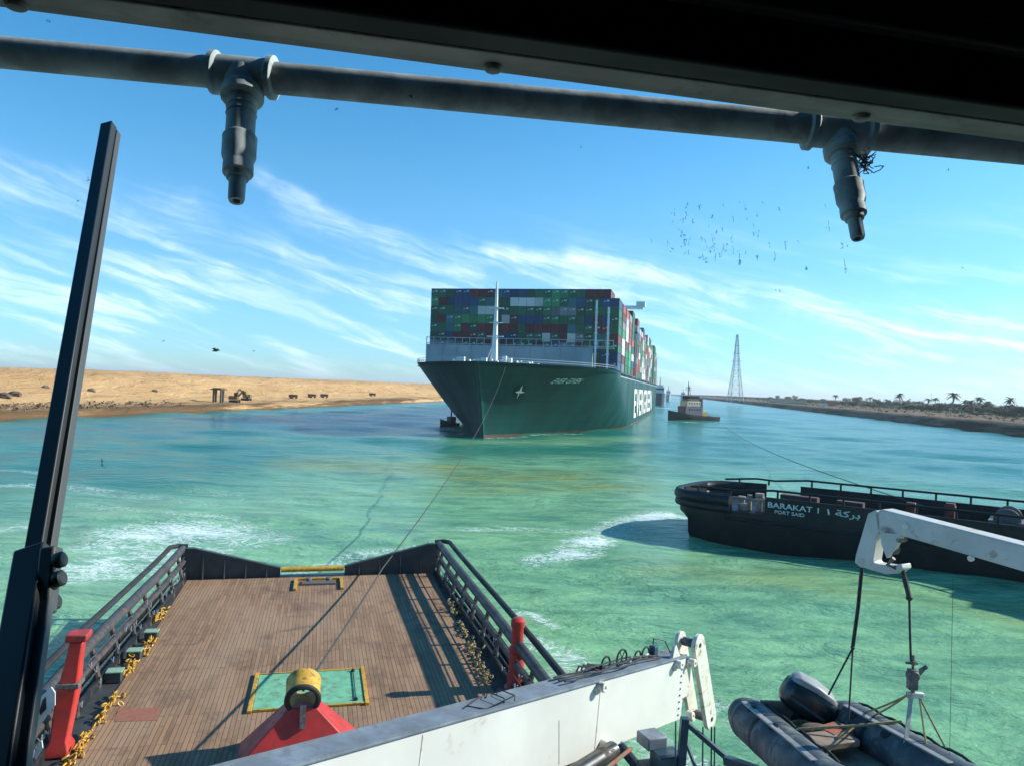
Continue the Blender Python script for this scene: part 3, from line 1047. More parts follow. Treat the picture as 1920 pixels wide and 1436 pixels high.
def build_wiper():
    a, b = aty(204, 236, 1.62), aty(48, 1160, 0.98)
    t = thing('window_wiper', 'black wiper arm with a three bolt bracket leaning across the left of the window', 'wiper', b)
    side = ((b - a).cross(Vector((0, 1, 0)))).normalized()
    if side.x < 0:
        side = -side
    MB().beam(a, b, 0.026, 0.02, up=side.cross(b - a)).part('arm', M['wiper'], t, bevel=0.002)
    off = side * 0.017 + Vector((0, 0.006, 0))
    MB().beam(a + off - Vector((0, 0, 0.018)), b + off, 0.008, 0.014, up=side.cross(b - a)).part('lighter_side', M['wiper_side'], t, bevel=0.001)  # strip giving the box bar its lighter right face by colour
    lo = aty(-16, 1500, 0.80)
    hi = aty(62, 1028, 1.0)
    MB().beam(hi, lo, 0.042, 0.02, up=side.cross(lo - hi)).part('lower_arm', M['wiper'], t, bevel=0.003)
    o2 = side * 0.026 + Vector((0, .008, 0))
    MB().beam(hi.lerp(lo, .2) + o2, lo + o2, 0.014, 0.012, up=side.cross(lo - hi)).part('lower_lighter_side', M['wiper_side'], t, bevel=0.002)  # same painted lighter face along the lower arm
    p0, p1 = aty(97, 1026, 0.985), aty(84, 1150, 0.95)
    MB().beam(p0, p1, 0.021, 0.02, up=side.cross(p1 - p0)).part('bracket', M['wiper_side'], t, bevel=0.003)
    for px, py in ((114, 1050), (113, 1085), (103, 1129)):
        c = aty(px - 6, py, 0.965)
        MB().lathe(c - side * 0.002, side, [(0.0095, 0), (0.0105, 0.002), (0.0105, 0.009), (0.008, 0.011)], 12).part('knob', M['wiper'], t)


build_wiper()


# ------------------------------------------------------------------ gear standing on the tug's aft deck
def build_deck_gear():
    z = DK + 0.035
    # green hatch with yellow border
    q = [atz(478, 1262, z), atz(686, 1256, z), atz(690, 1326, z), atz(465, 1334, z)]
    v0 = sum(p.dot(TV) for p in (q[0], q[3])) / 2
    v1 = sum(p.dot(TV) for p in (q[1], q[2])) / 2
    u1 = sum(p.dot(TU) for p in (q[0], q[1])) / 2
    u0 = sum(p.dot(TU) for p in (q[2], q[3])) / 2
    t = thing('deck_hatch', 'mint green hatch cover in a worn yellow border set in the plank deck', 'hatch', T((v0 + v1) / 2, (u0 + u1) / 2, z), TA)
    MB().box(T((v0 + v1) / 2, (u0 + u1) / 2, z + 0.03), (v1 - v0 - 0.3, u1 - u0 - 0.3, 0.06), TA).part('cover', M['mint'], t, bevel=0.01)
    bd = MB()
    for v in (v0 + 0.07, v1 - 0.07):
        bd.box(T(v, (u0 + u1) / 2, z + 0.05), (0.14, u1 - u0, 0.10), TA)
    for u in (u0 + 0.10, u1 - 0.10):
        bd.box(T((v0 + v1) / 2, u, z + 0.05), (v1 - v0 - 0.29, 0.07, 0.07), TA)
    bd.part('border', M['yellow'], t, bevel=0.012)
    for u in (u0 + 0.35, u1 - 0.35):
        MB().lathe(T(v1 - 0.42, u, z + 0.06), (0, 0, 1), [(0.07, 0), (0.07, 0.05), (0.04, 0.06), (0.04, 0.10)], 10).part('hinge', M['black_paint'], t)
    MB().tube([T(v1 - .42, u0 + .4, z + .10), T(v1 - .42, u1 - .4, z + .10)], 0.02, 6).part('hinge_bar', M['black_paint'], t)
    # red tow guide with yellow ring
    c = atz(563, 1432, z)
    cu, cv = c.dot(TU) + 0.75, c.dot(TV)
    apex = aty(571, 1316, (T(cv, cu, 0)).y)
    zt = apex.z
    t = thing('tow_guide', 'red pyramid tow guide carrying a yellow ring on the plank deck', 'tow guide', T(cv, cu, z), TA)
    base = [T(cv - 1.72, cu - 0.9, z), T(cv + 1.72, cu - 0.9, z), T(cv + 1.72, cu + 0.8, z), T(cv - 1.72, cu + 0.8, z)]
    mid = [T(cv - 1.06, cu - .62, z + (zt - z) * .5), T(cv + 1.06, cu - .62, z + (zt - z) * .5), T(cv + 1.06, cu + .55, z + (zt - z) * .5), T(cv - 1.06, cu + .55, z + (zt - z) * .5)]
    topr = [T(cv - .36, cu - .36, zt), T(cv + .36, cu - .36, zt), T(cv + .36, cu + .36, zt), T(cv - .36, cu + .36, zt)]
    MB().loft([base, mid, topr]).part('pyramid', M['red_paint'], t, bevel=0.03)
    rc = T(cv, cu, zt + 0.34)
    rg = MB()
    tilt = (TU + Vector((0, 0, 0.30))).normalized()
    rg.lathe(rc - tilt * 0.34, tilt, [(0.39, 0.0), (0.49, 0.02), (0.50, 0.12), (0.47, 0.16), (0.47, 0.62), (0.50, 0.66), (0.49, 0.76), (0.39, 0.78), (0.36, 0.40)], 28)
    # hollow ring: inner wall joined to the outer
    rg = MB()
    n = 28
    ax = tilt
    e1 = ax.orthogonal().normalized()
    e2 = ax.cross(e1)
    prof = [(0.37, -0.36), (0.46, -0.38), (0.49, -0.32), (0.475, -0.22), (0.47, 0.22), (0.49, 0.34), (0.45, 0.38), (0.37, 0.36), (0.36, 0.0)]
    rings = [[rc + ax * h + (e1 * math.cos(2 * math.pi * j / n) + e2 * math.sin(2 * math.pi * j / n)) * r for j in range(n)] for r, h in prof]
    rings.append(rings[0])
    rg.loft(rings, caps=False)
    ro = rg.part('ring', M['yellow'], t)
    lip = MB()
    lip.tube([rc - ax * 0.40 + (e1 * math.cos(2 * math.pi * j / n) + e2 * math.sin(2 * math.pi * j / n)) * 0.43 for j in range(n)], 0.075, 10, closed=True)
    lip.part('lip', M['black_rubber'], ro)
    st = MB()
    st.beam(T(cv + 0.02, cu - .60, z + .9), T(cv + 0.02, cu - .45, zt + 0.1), 0.16, 0.12)
    st.part('stiffener', M['dull_steel'], t)
    guide_eye = rc
    # red deck bollards
    b1 = T(6.05, atz(967, 1287, z).dot(TU) + 0.1, z)
    b1 = atz(967, 1290, z)
    o = MB()
    o.lathe(b1, (0, 0, 1), [(0.42, 0), (0.42, 0.06), (0.31, 0.14), (0.27, 0.9), (0.25, 1.25), (0.30, 1.32), (0.30, 1.42), (0.22, 1.5), (0.20, 2.1), (0.25, 2.18), (0.25, 2.38), (0.16, 2.46), (0.05, 2.48)], 20)
    o.box(b1 + Vector((0.12, -0.2, 1.25)), (0.1, 0.16, 0.3))
    tag(o.top('bollard', M['red_paint'], b1, TA), 'red stepped bollard post by the right hand deck rail', 'bollard', 'red posts by the deck rails')
    b0 = atz(108, 1412, z)
    tp = aty(149, 1184, b0.y)
    t2 = thing('bollard', 'red leaning post with a flat cap by the left deck rail', 'bollard', b0, TA, 'red posts by the deck rails')
    ax = (tp - b0)
    L = ax.length
    p = MB()
    p.loft([[b0 + ax * f + TV * (sx * w) + TU * (sy * w) for sx, sy in ((-1, -1), (1, -1), (1, 1), (-1, 1))] for f, w in ((0, .34), (.06, .32), (.12, .22), (.5, .25), (.8, .19), (.93, .18))])
    p.part('column', M['red_paint'], t2, bevel=0.05)
    cp = MB()
    cp.loft([[b0 + ax * f + TV * (sx * w) + TU * (sy * w) for sx, sy in ((-1, -1), (1, -1), (1, 1), (-1, 1))] for f, w in ((.932, .18), (.94, .27), (1.0, .27))])
    cp.part('cap', M['red_paint'], t2, bevel=0.04)
    ring = MB()
    f = .58
    ring.box(b0 + ax * f, (.58, .58, .14), TA)
    ring.part('band', M['dull_steel'], t2, bevel=0.02)
    # white notched board outside the left rail, partly behind the wiper
    c0 = aty(86, 1330, 19.6)
    t3 = thing('white_board', 'white panel with a dark notch on the left rail near the leaning red post', 'board', c0, TA)
    pl = MB()

    def wp(px, py):
        return aty(px, py, 19.6)
    pl.prism([wp(78, 1304), wp(96, 1288), wp(103, 1298), wp(103, 1322), wp(88, 1340), wp(80, 1352), wp(64, 1365), wp(62, 1358), wp(67, 1322)], TU * 0.05)
    pl.part('panel', M['white_paint'], t3, smooth=0)
    nt = MB()
    nt.prism([wp(80, 1312), wp(86, 1305), wp(87, 1328), wp(76, 1340), wp(74, 1332)], -TU * 0.012)
    nt.part('notch', M['black_paint'], t3, smooth=0)
    pl = MB()
    pl.prism([aty(62, 1412, 19.4), aty(78, 1388, 19.4), aty(80, 1402, 19.4), aty(66, 1424, 19.4)], TU * 0.05)
    tag(pl.top('white_board', M['white_paint'], aty(72, 1420, 19.4), TA, smooth=0), 'small white slanted panel low on the left rail under the notched board', 'board')
    # faded red painted patch on the planks
    s = MB()
    s.prism([atz(222, 1328, z + .004), atz(300, 1326, z + .004), atz(296, 1350, z + .004), atz(214, 1352, z + .004)], (0, 0, 0.004))
    tag(s.top('painted_patch', M['faded_red'], atz(258, 1340, z), TA, smooth=0), 'faded red painted rectangle on the plank deck left of the hatch', 'paint mark')
    # yellow lashing frame on the deck at the stern gate
    t = thing('towing_pin_frame', 'low yellow frame on the planks just before the stern gate', 'frame', T(0.15, 39.6, z), TA)
    for v in (-0.95, 1.35):
        m = MB()
        m.box(T(v, 39.3, z + .06), (0.16, 2.1, 0.12), TA)
        m.part('side_bar', M['yellow'], t, bevel=0.01)
    m = MB()
    m.box(T(0.2, 40.3, z + .06), (2.1, 0.14, 0.12), TA)
    m.part('cross_bar', M['yellow'], t, bevel=0.01)
    m = MB()
    m.box(T(0.2, 39.5, z + .05), (1.7, 0.5, 0.1), TA)
    m.lathe(T(-.3, 39.9, z), (0, 0, 1), [(.16, 0), (.16, .2), (.1, .24)], 12)
    m.lathe(T(.7, 39.9, z), (0, 0, 1), [(.16, 0), (.16, .2), (.1, .24)], 12)
    m.part('pin_block', M['dull_steel'], t, bevel=0.01)
    # yellow chain lashings and pale green lockers along the left coaming; yellow chain on the right
    rng = random.Random(9)
    places = [(148, 1405, 'left'), (205, 1330, 'left'), (245, 1250, 'left'), (280, 1212, 'left'), (300, 1155, 'left'), (905, 1262, 'right'), (868, 1182, 'right'), (888, 1222, 'right'), (850, 1142, 'right')]
    names = ['nearest the viewer, beside the leaning red post', 'just aft of the leaning red post', 'beside the nearer pale green locker', 'beside the middle pale green locker', 'nearest the stern on the left rail']
    for i, (px, py, sd) in enumerate(places):
        c = atz(px, py, z)
        L = 2.0
        m = MB()
        for k in range(26):
            f = k / 25
            p0 = c + TU * ((f - .5) * L) + TV * rng.gauss(0, .10) + Vector((0, 0, .04 + abs(rng.gauss(0, .10))))
            d = (TU * rng.gauss(1, .4) + TV * rng.gauss(0, .6) + Vector((0, 0, rng.gauss(0, .4)))).normalized()
            s1 = d.orthogonal().normalized()
            m.tube([p0 + d * (.10 * math.cos(a)) + s1 * (.055 * math.sin(a)) for a in [2 * math.pi * q / 10 for q in range(10)]], 0.026, 6, closed=True)
        if sd == 'left':
            lab = 'yellow chain heaped at the left deck edge, ' + names[i]
        else:
            lab = 'dull chain heaped at the right deck edge, ' + ['nearest the red bollard', 'third from the red bollard', 'second from the red bollard', 'farthest from the red bollard'][i - 5]
        tag(m.top('chain', M['yellow'] if sd == 'left' else M['rope_tan'], c, TA), lab, 'chain', 'chains heaped along the deck edges')
    for i, (px, py, lab) in enumerate(((215, 1262, 'pale green deck locker nearest the leaning red post'), (252, 1222, 'pale green deck locker in the middle of the left rail'), (284, 1185, 'pale green deck locker farthest aft on the left rail'))):
        c = atz(px, py + 14, z)
        t = thing('deck_locker', lab, 'locker', c, TA, 'pale green lockers along the left rail')
        MB().box(c + Vector((0, 0, .17)), (.46, .40, .34), TA).part('case', M['dark_plate'], t, bevel=0.02)
        MB().box(c + Vector((0, 0, .36)), (.52, .45, .05), TA).part('lid', M['pale_mint'], t, bevel=0.012)
    return guide_eye


EYE_RING = build_deck_gear()


# ------------------------------------------------------------------ the white deck crane across the bottom of the view
def build_crane():
    H = 0.92
    a_t = aty(1262, 1238, H * FPX / 116.5)
    b_t = aty(1065, 1293.5, H * FPX / 142)
    ax = (a_t - b_t).normalized()
    far = ax.cross(Vector((0, 0, 1))).normalized()
    if far.y < 0:
        far = -far                                  # away from us, across the boom
    up = far.cross(ax)
    if up.z < 0:
        up = -up
    W = 0.30
    start = a_t - ax * 7.2
    t = thing('deck_crane', 'white box boom crane with a grey top lying stowed across the aft deck', 'crane', Vector((start.x, start.y, 6.5)) + far * W / 2)
    m = MB()
    c0, c1 = start + far * W / 2 - up * H / 2, a_t + ax * 0.42 + far * W / 2 - up * H / 2
    m.obox((c0 + c1) / 2, (c1 - c0) / 2, far * (W / 2), up * (H / 2))
    m.part('boom', M['white_paint'], t, bevel=0.02)
    m = MB()
    m.obox((c0 + c1) / 2 + up * (H / 2 + .012), (c1 - c0) / 2, far * (W / 2 + .02), up * 0.012)
    m.part('top_plate', M['grey_top'], t, bevel=0.004)
    m = MB()
    for f in (W / 2 + .0, -W / 2 - .0):
        m.beam(c0 + up * (H / 2 + .03) + far * f, c1 + up * (H / 2 + .03) + far * f, 0.022, 0.022)
    m.part('edge_strip', M['grey_top'], t)
    # column and king post (below the picture)
    m = MB()
    b = Vector((start.x, start.y, 6.5)) + far * W / 2
    m.lathe(b, (0, 0, 1), [(0.6, 0), (0.6, 0.1), (0.42, 0.16), (0.40, start.z - 6.5 - H - .2), (0.52, start.z - 6.5 - H - .15), (0.52, start.z - 6.5 - H)], 20)
    m.part('column', M['white_paint'], t)

    def onb(px, py, out=0.0):
        """point on the boom's near face seen at px, py"""
        d = ray(px, py)
        n = -far
        o = Vector((0, 0, EYE))
        k = (start - o).dot(n) / d.dot(n)
        return o + d * k + n * out
    for px, py in ((1122, 1285), (1128, 1393), (1267, 1243), (1292, 1240), (1288, 1338)):
        p = onb(px, py)
        lg = MB()
        lg.lathe(p, -far, [(0.062, 0), (0.062, 0.10), (0.05, 0.11), (0.02, 0.11), (0.02, 0.06)], 14)
        lg.prism([p + ax * 0.05 + up * 0.06, p - ax * 0.10 - up * 0.03, p - ax * 0.06 - up * 0.10, p + ax * 0.05 - up * .05], -far * 0.04)
        lg.part('lug', M['cream_paint'], t, bevel=0.006)
    sm = MB()
    sm.beam(onb(1048, 1350, .001), onb(1048, 1432, .001), 0.006, 0.004, up=far)
    sm.part('seam', M['dull_steel'], t)
    for k, (f0, f1) in enumerate(((.02, .98), (.03, .97))):
        wl = MB()
        sx = 1.9 + 3.1 * k
        q = a_t - ax * sx
        wl.beam(q - up * (H * f0) - far * .002, q - up * (H * f1) - far * .002, .012, .006, up=far)
        wl.part('seam', M['cream_paint'], t)
    for k in range(9):
        q = a_t + ax * .30 - up * (.07 + .095 * k)
        MB().lathe(q, -far, [(.014, 0), (.014, .012), (.008, .016)], 8).part('bolt', M['dull_steel'], t)
    # head plates
    hd = MB()
    e0 = c1 + up * (H / 2)
    hd.obox(c1 + ax * 0.13 + up * .12, ax * 0.13, far * (W / 2 - .03), up * (H / 2 - .16))
    hd.prism([c1 - far * (W / 2 - .04) - up * (H / 2 - .02), c1 - far * (W / 2 - .04) - up * .2, c1 + ax * .10 - far * (W / 2 - .04) - up * .2, c1 + ax * .05 - far * (W / 2 - .04) - up * (H / 2 - .02)], far * (W - .08))
    hd.part('end_block', M['cream_paint'], t, bevel=0.02)

    def plate(p, q, w, th, name, off):
        d = (q - p).normalized()
        s = d.cross(far).normalized()
        poly = []
        for k in range(9):
            a = math.pi * k / 8
            poly.append(p + off - d * (w * math.sin(a)) + s * (w * math.cos(a)))
        for k in range(9):
            a = math.pi * k / 8
            poly.append(q + off + d * (w * math.sin(a)) - s * (w * math.cos(a)))
        m = MB()
        m.prism(poly, far * th)
        o = m.part(name, M['cream_paint'], t, bevel=0.008)
        for c in (p, q):
            MB().lathe(c + off - far * 0.006, far, [(0.036, 0), (0.036, 0.004)], 12).part('pin', M['black_paint'], o)
    pp = onb(1305, 1207) - ax * 0.0
    qq = onb(1327, 1345) - ax * 0.0
    plate(pp, qq, 0.165, 0.07, 'head_plate', -far * 0.07)
    plate(pp, qq, 0.14, 0.06, 'head_plate', far * (W - .06))
    for q in (pp, qq):
        wb = MB()
        wb.lathe(q + far * -0.03, far, [(0.07, 0), (0.07, W - .06)], 14)
        wb.part('cross_shaft', M['dull_steel'], t)
    # ear lug on top
    p = a_t + up * 0.02
    p = p + ax * .1
    er = MB()
    er.prism([p - ax * .12, p - ax * .08 + up * .16, p - ax * .03 + up * .20, p + ax * .05 + up * .10, p + ax * .14], far * .05)
    er.part('ear', M['cream_paint'], t, bevel=0.006)
    # hydraulic hoses, reel and guard frames along the top
    rng = random.Random(2)

    def ontop(s, f, h):
        return a_t - ax * s + far * min(f, .62) * .48 + up * h
    for k in range(3):
        hs = MB()
        f0 = .16 + .16 * k
        pts = [ontop(2.6 - 0.1 * i * 2.4, f0 + .04 * math.sin(i * .9 + k), .05 + .03 * rng.random() + .05 * math.sin(math.pi * i / 10) * rng.random()) for i in range(11)]
        hs.tube(pts, 0.012, 8)
        hs.part('hose', M['black_rubber'], t)
    for s, r in ((1.05, .125), (0.62, .085), (0.40, .10), (1.45, .10)):
        lp = MB()
        c = ontop(s, .5, r * .85)
        lp.tube([c + ax * (r * math.cos(a)) + up * (r * math.sin(a)) for a in [2 * math.pi * q / 20 for q in range(20)]], 0.014, 8, closed=True)
        if s == 1.05:
            for q in range(3):
                a = math.pi * q / 3
                lp.tube([c - ax * (r * math.cos(a)) - up * (r * math.sin(a)), c + ax * (r * math.cos(a)) + up * (r * math.sin(a))], 0.007, 6)
        lp.part('hose_loop', M['black_rubber'], t)
    for k in range(7):
        fitg = MB()
        c = ontop(.18 + .12 * k, .40 + .1 * rng.random(), .05)
        fitg.lathe(c, (ax + up * rng.uniform(-.3, .6)).normalized(), [(.022, 0), (.028, .01), (.028, .05), (.018, .06), (.018, .1)], 10)
        fitg.part('hose_fitting', M['dull_steel'] if k % 2 else M['cream_paint'], t)
    MB().obox(ontop(.22, .45, .12), ax * .05, far * .05, up * .07).part('valve_box', M['blue_steel'], t, bevel=0.008)
    gd = MB()
    gd.tube([ontop(.10, .62, 0), ontop(.10, .62, .26), ontop(-.20, .55, .20), ontop(-.28, .4, .02)], .009, 6)
    gd.part('guard', M['black_paint'], t)
    for s in (3.62, 3.80):
        g2 = MB()
        g2.tube([ontop(s, .02, .0), ontop(s, .04, .10), ontop(s, .56, .10), ontop(s, .60, 0)], .007, 6)
        g2.part('guard', M['black_paint'], t)
    g2 = MB()
    g2.tube([ontop(3.62, .04, .10), ontop(4.05, .10, .02), ontop(4.25, .3, .06), ontop(3.9, .58, .06)], .008, 6)
    g2.part('guard', M['black_paint'], t)
    for s in (1.9, 2.0, 2.1):
        g3 = MB()
        g3.tube([ontop(s, .6, .0), ontop(s - .1, .62, .12), ontop(s - .35, .6, .07), ontop(s - .5, .5, .02)], .012, 6)
        g3.part('hose', M['black_rubber'], t)
    # ram beneath the boom
    rm = MB()
    q0, q1 = aty(1000, 1500, 8.3), aty(1150, 1405, 9.4)
    rm.tube([q0, q1], .11, 12)
    rm.part('ram', M['black_paint'], t)
    rm = MB()
    rm.tube([q0 + Vector((.35, 0, .0)), q1 + Vector((.22, 0, .02))], .025, 8)
    rm.part('ram_hose', M['faded_red'], t)
    bx = MB()
    p = aty(1222, 1385, 9.9)
    bx.box(p, (.30, .3, .16), .4)
    bx.part('valve_box', M['grey_top'], t, bevel=0.02)


build_crane()


# ------------------------------------------------------------------ davit, hanging rescue boat, cradle
def build_davit():
    D0 = 8.3
    a = aty(1652, 985, D0)
    b = aty(1935, 1050, 7.0)
    ax = (b - a).normalized()
    back = ax.cross(Vector((0, 0, 1))).normalized()
    if back.y < 0:
        back = -back
    n = -back
    t = thing('davit', 'off white davit arm with a drooping hooked head reaching in from the right', 'davit', a + ax * 3.2 - Vector((0, 0, 4.2)))

    def pp(px, py):
        d = ray(px, py)
        o = Vector((0, 0, EYE))
        return o + d * ((a - o).dot(n) / d.dot(n))
    W = 0.22
    arm_poly = [pp(1640, 962), pp(1652, 954), pp(1990, 1040), pp(1990, 1092), pp(1712, 1010), pp(1690, 1004), pp(1660, 1000), pp(1645, 995)]
    MB().prism(arm_poly, back * W).part('arm', M['davit_paint'], t, bevel=0.012)
    head = [pp(1627, 962), pp(1640, 956), pp(1650, 962), pp(1651, 994), pp(1644, 1003), pp(1636, 1052), pp(1640, 1056), pp(1668, 1060), pp(1690, 1057), pp(1692, 1066), pp(1680, 1075), pp(1660, 1076), pp(1612, 1062), pp(1602, 1054), pp(1604, 1040)]
    MB().prism(head, back * (W - 0.04)).part('head', M['davit_paint'], t, bevel=0.012)
    MB().prism([pp(1650, 985), pp(1675, 988), pp(1690, 1006), pp(1676, 1030), pp(1662, 1046), pp(1652, 1020)], back * .07).part('cheek_plate', M['davit_paint'], t, bevel=0.006)
    sh = MB()
    c = pp(1668, 1030)
    sh.lathe(c + back * .04, back, [(.045, 0), (.06, .012), (.045, .03), (.045, .05), (.06, .07), (.045, .08)], 16)
    sh.lathe(pp(1685, 1012) + back * .0, back, [(.028, 0), (.028, .12)], 12)
    sh.part('sheave', M['dull_steel'], t)
    lk = MB()
    lk.tube([pp(1676, 1046), pp(1664, 1058), pp(1680, 1064)], .022, 8)
    lk.part('shackle', M['dull_steel'], t)
    for px, py in ((1822, 1046), (1700, 985)):
        MB().lathe(pp(px, py) - back * .03, back, [(.03, 0), (.03, .03)], 10).part('bolt', M['cream_paint'], t)
    # post outside the picture
    e = a + ax * 3.2
    MB().beam(e + back * .1 + Vector((0, 0, .2)), e + back * .1 - Vector((0, 0, 4.2)), .32, .32).part('post', M['davit_paint'], t, bevel=0.02)
    # falls
    m = MB()
    p = [pp(1607, 1066) + back * .09, pp(1600, 1140) + back * .09, pp(1590, 1214) + back * .09]
    for k in range(2):
        m.tube([q + Vector((.012 * (-1) ** k, 0, 0)) for q in p], .011, 6)
    o = m.top('lifting_rope', M['rope_dark'], p[0])
    tag(o, 'dark twin rope hanging from the davit head to the knot above the outboard motor', 'rope', 'ropes hanging from the davit')
    kn = pp(1590, 1216) + back * .09
    m = MB()
    m.ball(kn, .025, 6)
    mt = aty(1553, 1302, 8.55)
    m.tube([kn, mt], .011, 6)
    m.tube([kn, aty(1591, 1348, 8.45)], .010, 6)
    tag(m.top('rope_bridle', M['rope_dark'], kn), 'two legged dark rope bridle from the knot down to the outboard motor and boat', 'rope')
    m = MB()
    q0, q1 = pp(1684, 1066) + back * .08, pp(1697, 1122) + back * .08
    m.tube([q0, q0.lerp(q1, .4), q1], [.018, .03, .026], 8)
    m.ball(q1, (.04, .03, .03), 6)
    m.tube([q1, pp(1698, 1180) + back * .08, pp(1700, 1242) + back * .08], .013, 6)
    tag(m.top('lifting_rope', M['rope_dark'], q0), 'single dark lifting line with a swivel hanging from the davit hook to the block', 'rope', 'ropes hanging from the davit')
    # lifting block
    c = pp(1703, 1275) + back * .08
    t = thing('lifting_block', 'grey steel hook block with a lever hanging above the inflatable boat', 'block', c)
    m = MB()
    m.box(c, (.10, .08, .22))
    m.lathe(c + Vector((0, -.05, .04)), (0, 1, 0), [(.06, 0), (.06, .10)], 12)
    m.part('body', M['dull_steel'], t, bevel=0.012)
    m = MB()
    m.tube([c + Vector((0, 0, .26)), c + Vector((0, 0, .10))], .014, 8)
    m.tube([c + Vector((.0, 0, -.08)), c + Vector((.015, 0, -.18))], .022, 8)
    m.tube([c + Vector((0, 0, .20)), c + Vector((0, 0, .16))], .035, 8)
    m.part('swivel', M['dull_steel'], t)
    m = MB()
    m.beam(c + Vector((.03, 0, .06)), c + Vector((.15, 0, .14)), .03, .03)
    m.beam(c + Vector((.03, 0, .0)), c + Vector((.12, 0, .11)), .02, .02)
    m.beam(c + Vector((-.08, 0, .175)), c + Vector((.05, 0, .17)), .02, .02)
    m.part('lever', M['dull_steel'], t)
    m = MB()
    m.box(c + Vector((.03, 0, -.17)), (.18, .05, .06))
    m.part('hook', M['cream_paint'], t, bevel=0.01)
    # slings
    h = c + Vector((-.01, 0, -.18))
    m = MB()
    m.beam(h, aty(1686, 1500, 7.6), .045, .012, up=(0, 1, 0))
    tag(m.top('lifting_strap', M['rope_white'], h), 'pale webbing strap running straight down from the hook block', 'strap')
    for i, (px, py, y, lab) in enumerate(((1800, 1450, 7.5, 'tan sling rope slanting right from the hook block, outermost'), (1745, 1450, 7.5, 'tan sling rope falling steeply right of the pale strap'),
                                          (1612, 1338, 8.6, 'tan sling rope running left from the hook block, upper of two'), (1632, 1344, 8.5, 'tan sling rope running left from the hook block, lower of two'))):
        m = MB()
        e = aty(px, py, y)
        st = h + Vector((.09, 0, -.01)) if i < 2 else h + Vector((-.05, 0, 0))
        m.tube(catenary(st, e, .015, 8), .010, 6)
        tag(m.top('sling_rope', M['rope_tan'], st), lab, 'rope', 'tan slings on the hook block')
    # thin hanging line at the right
    m = MB()
    l0, l1 = pp(1782, 1080) + back * .05, aty(1779, 1500, 7.4)
    m.tube([l0, l1], .0022, 5)
    tag(m.top('thin_line', M['rope_dark'], l0), 'very thin vertical line hanging under the davit arm right of the boat', 'line')


build_davit()


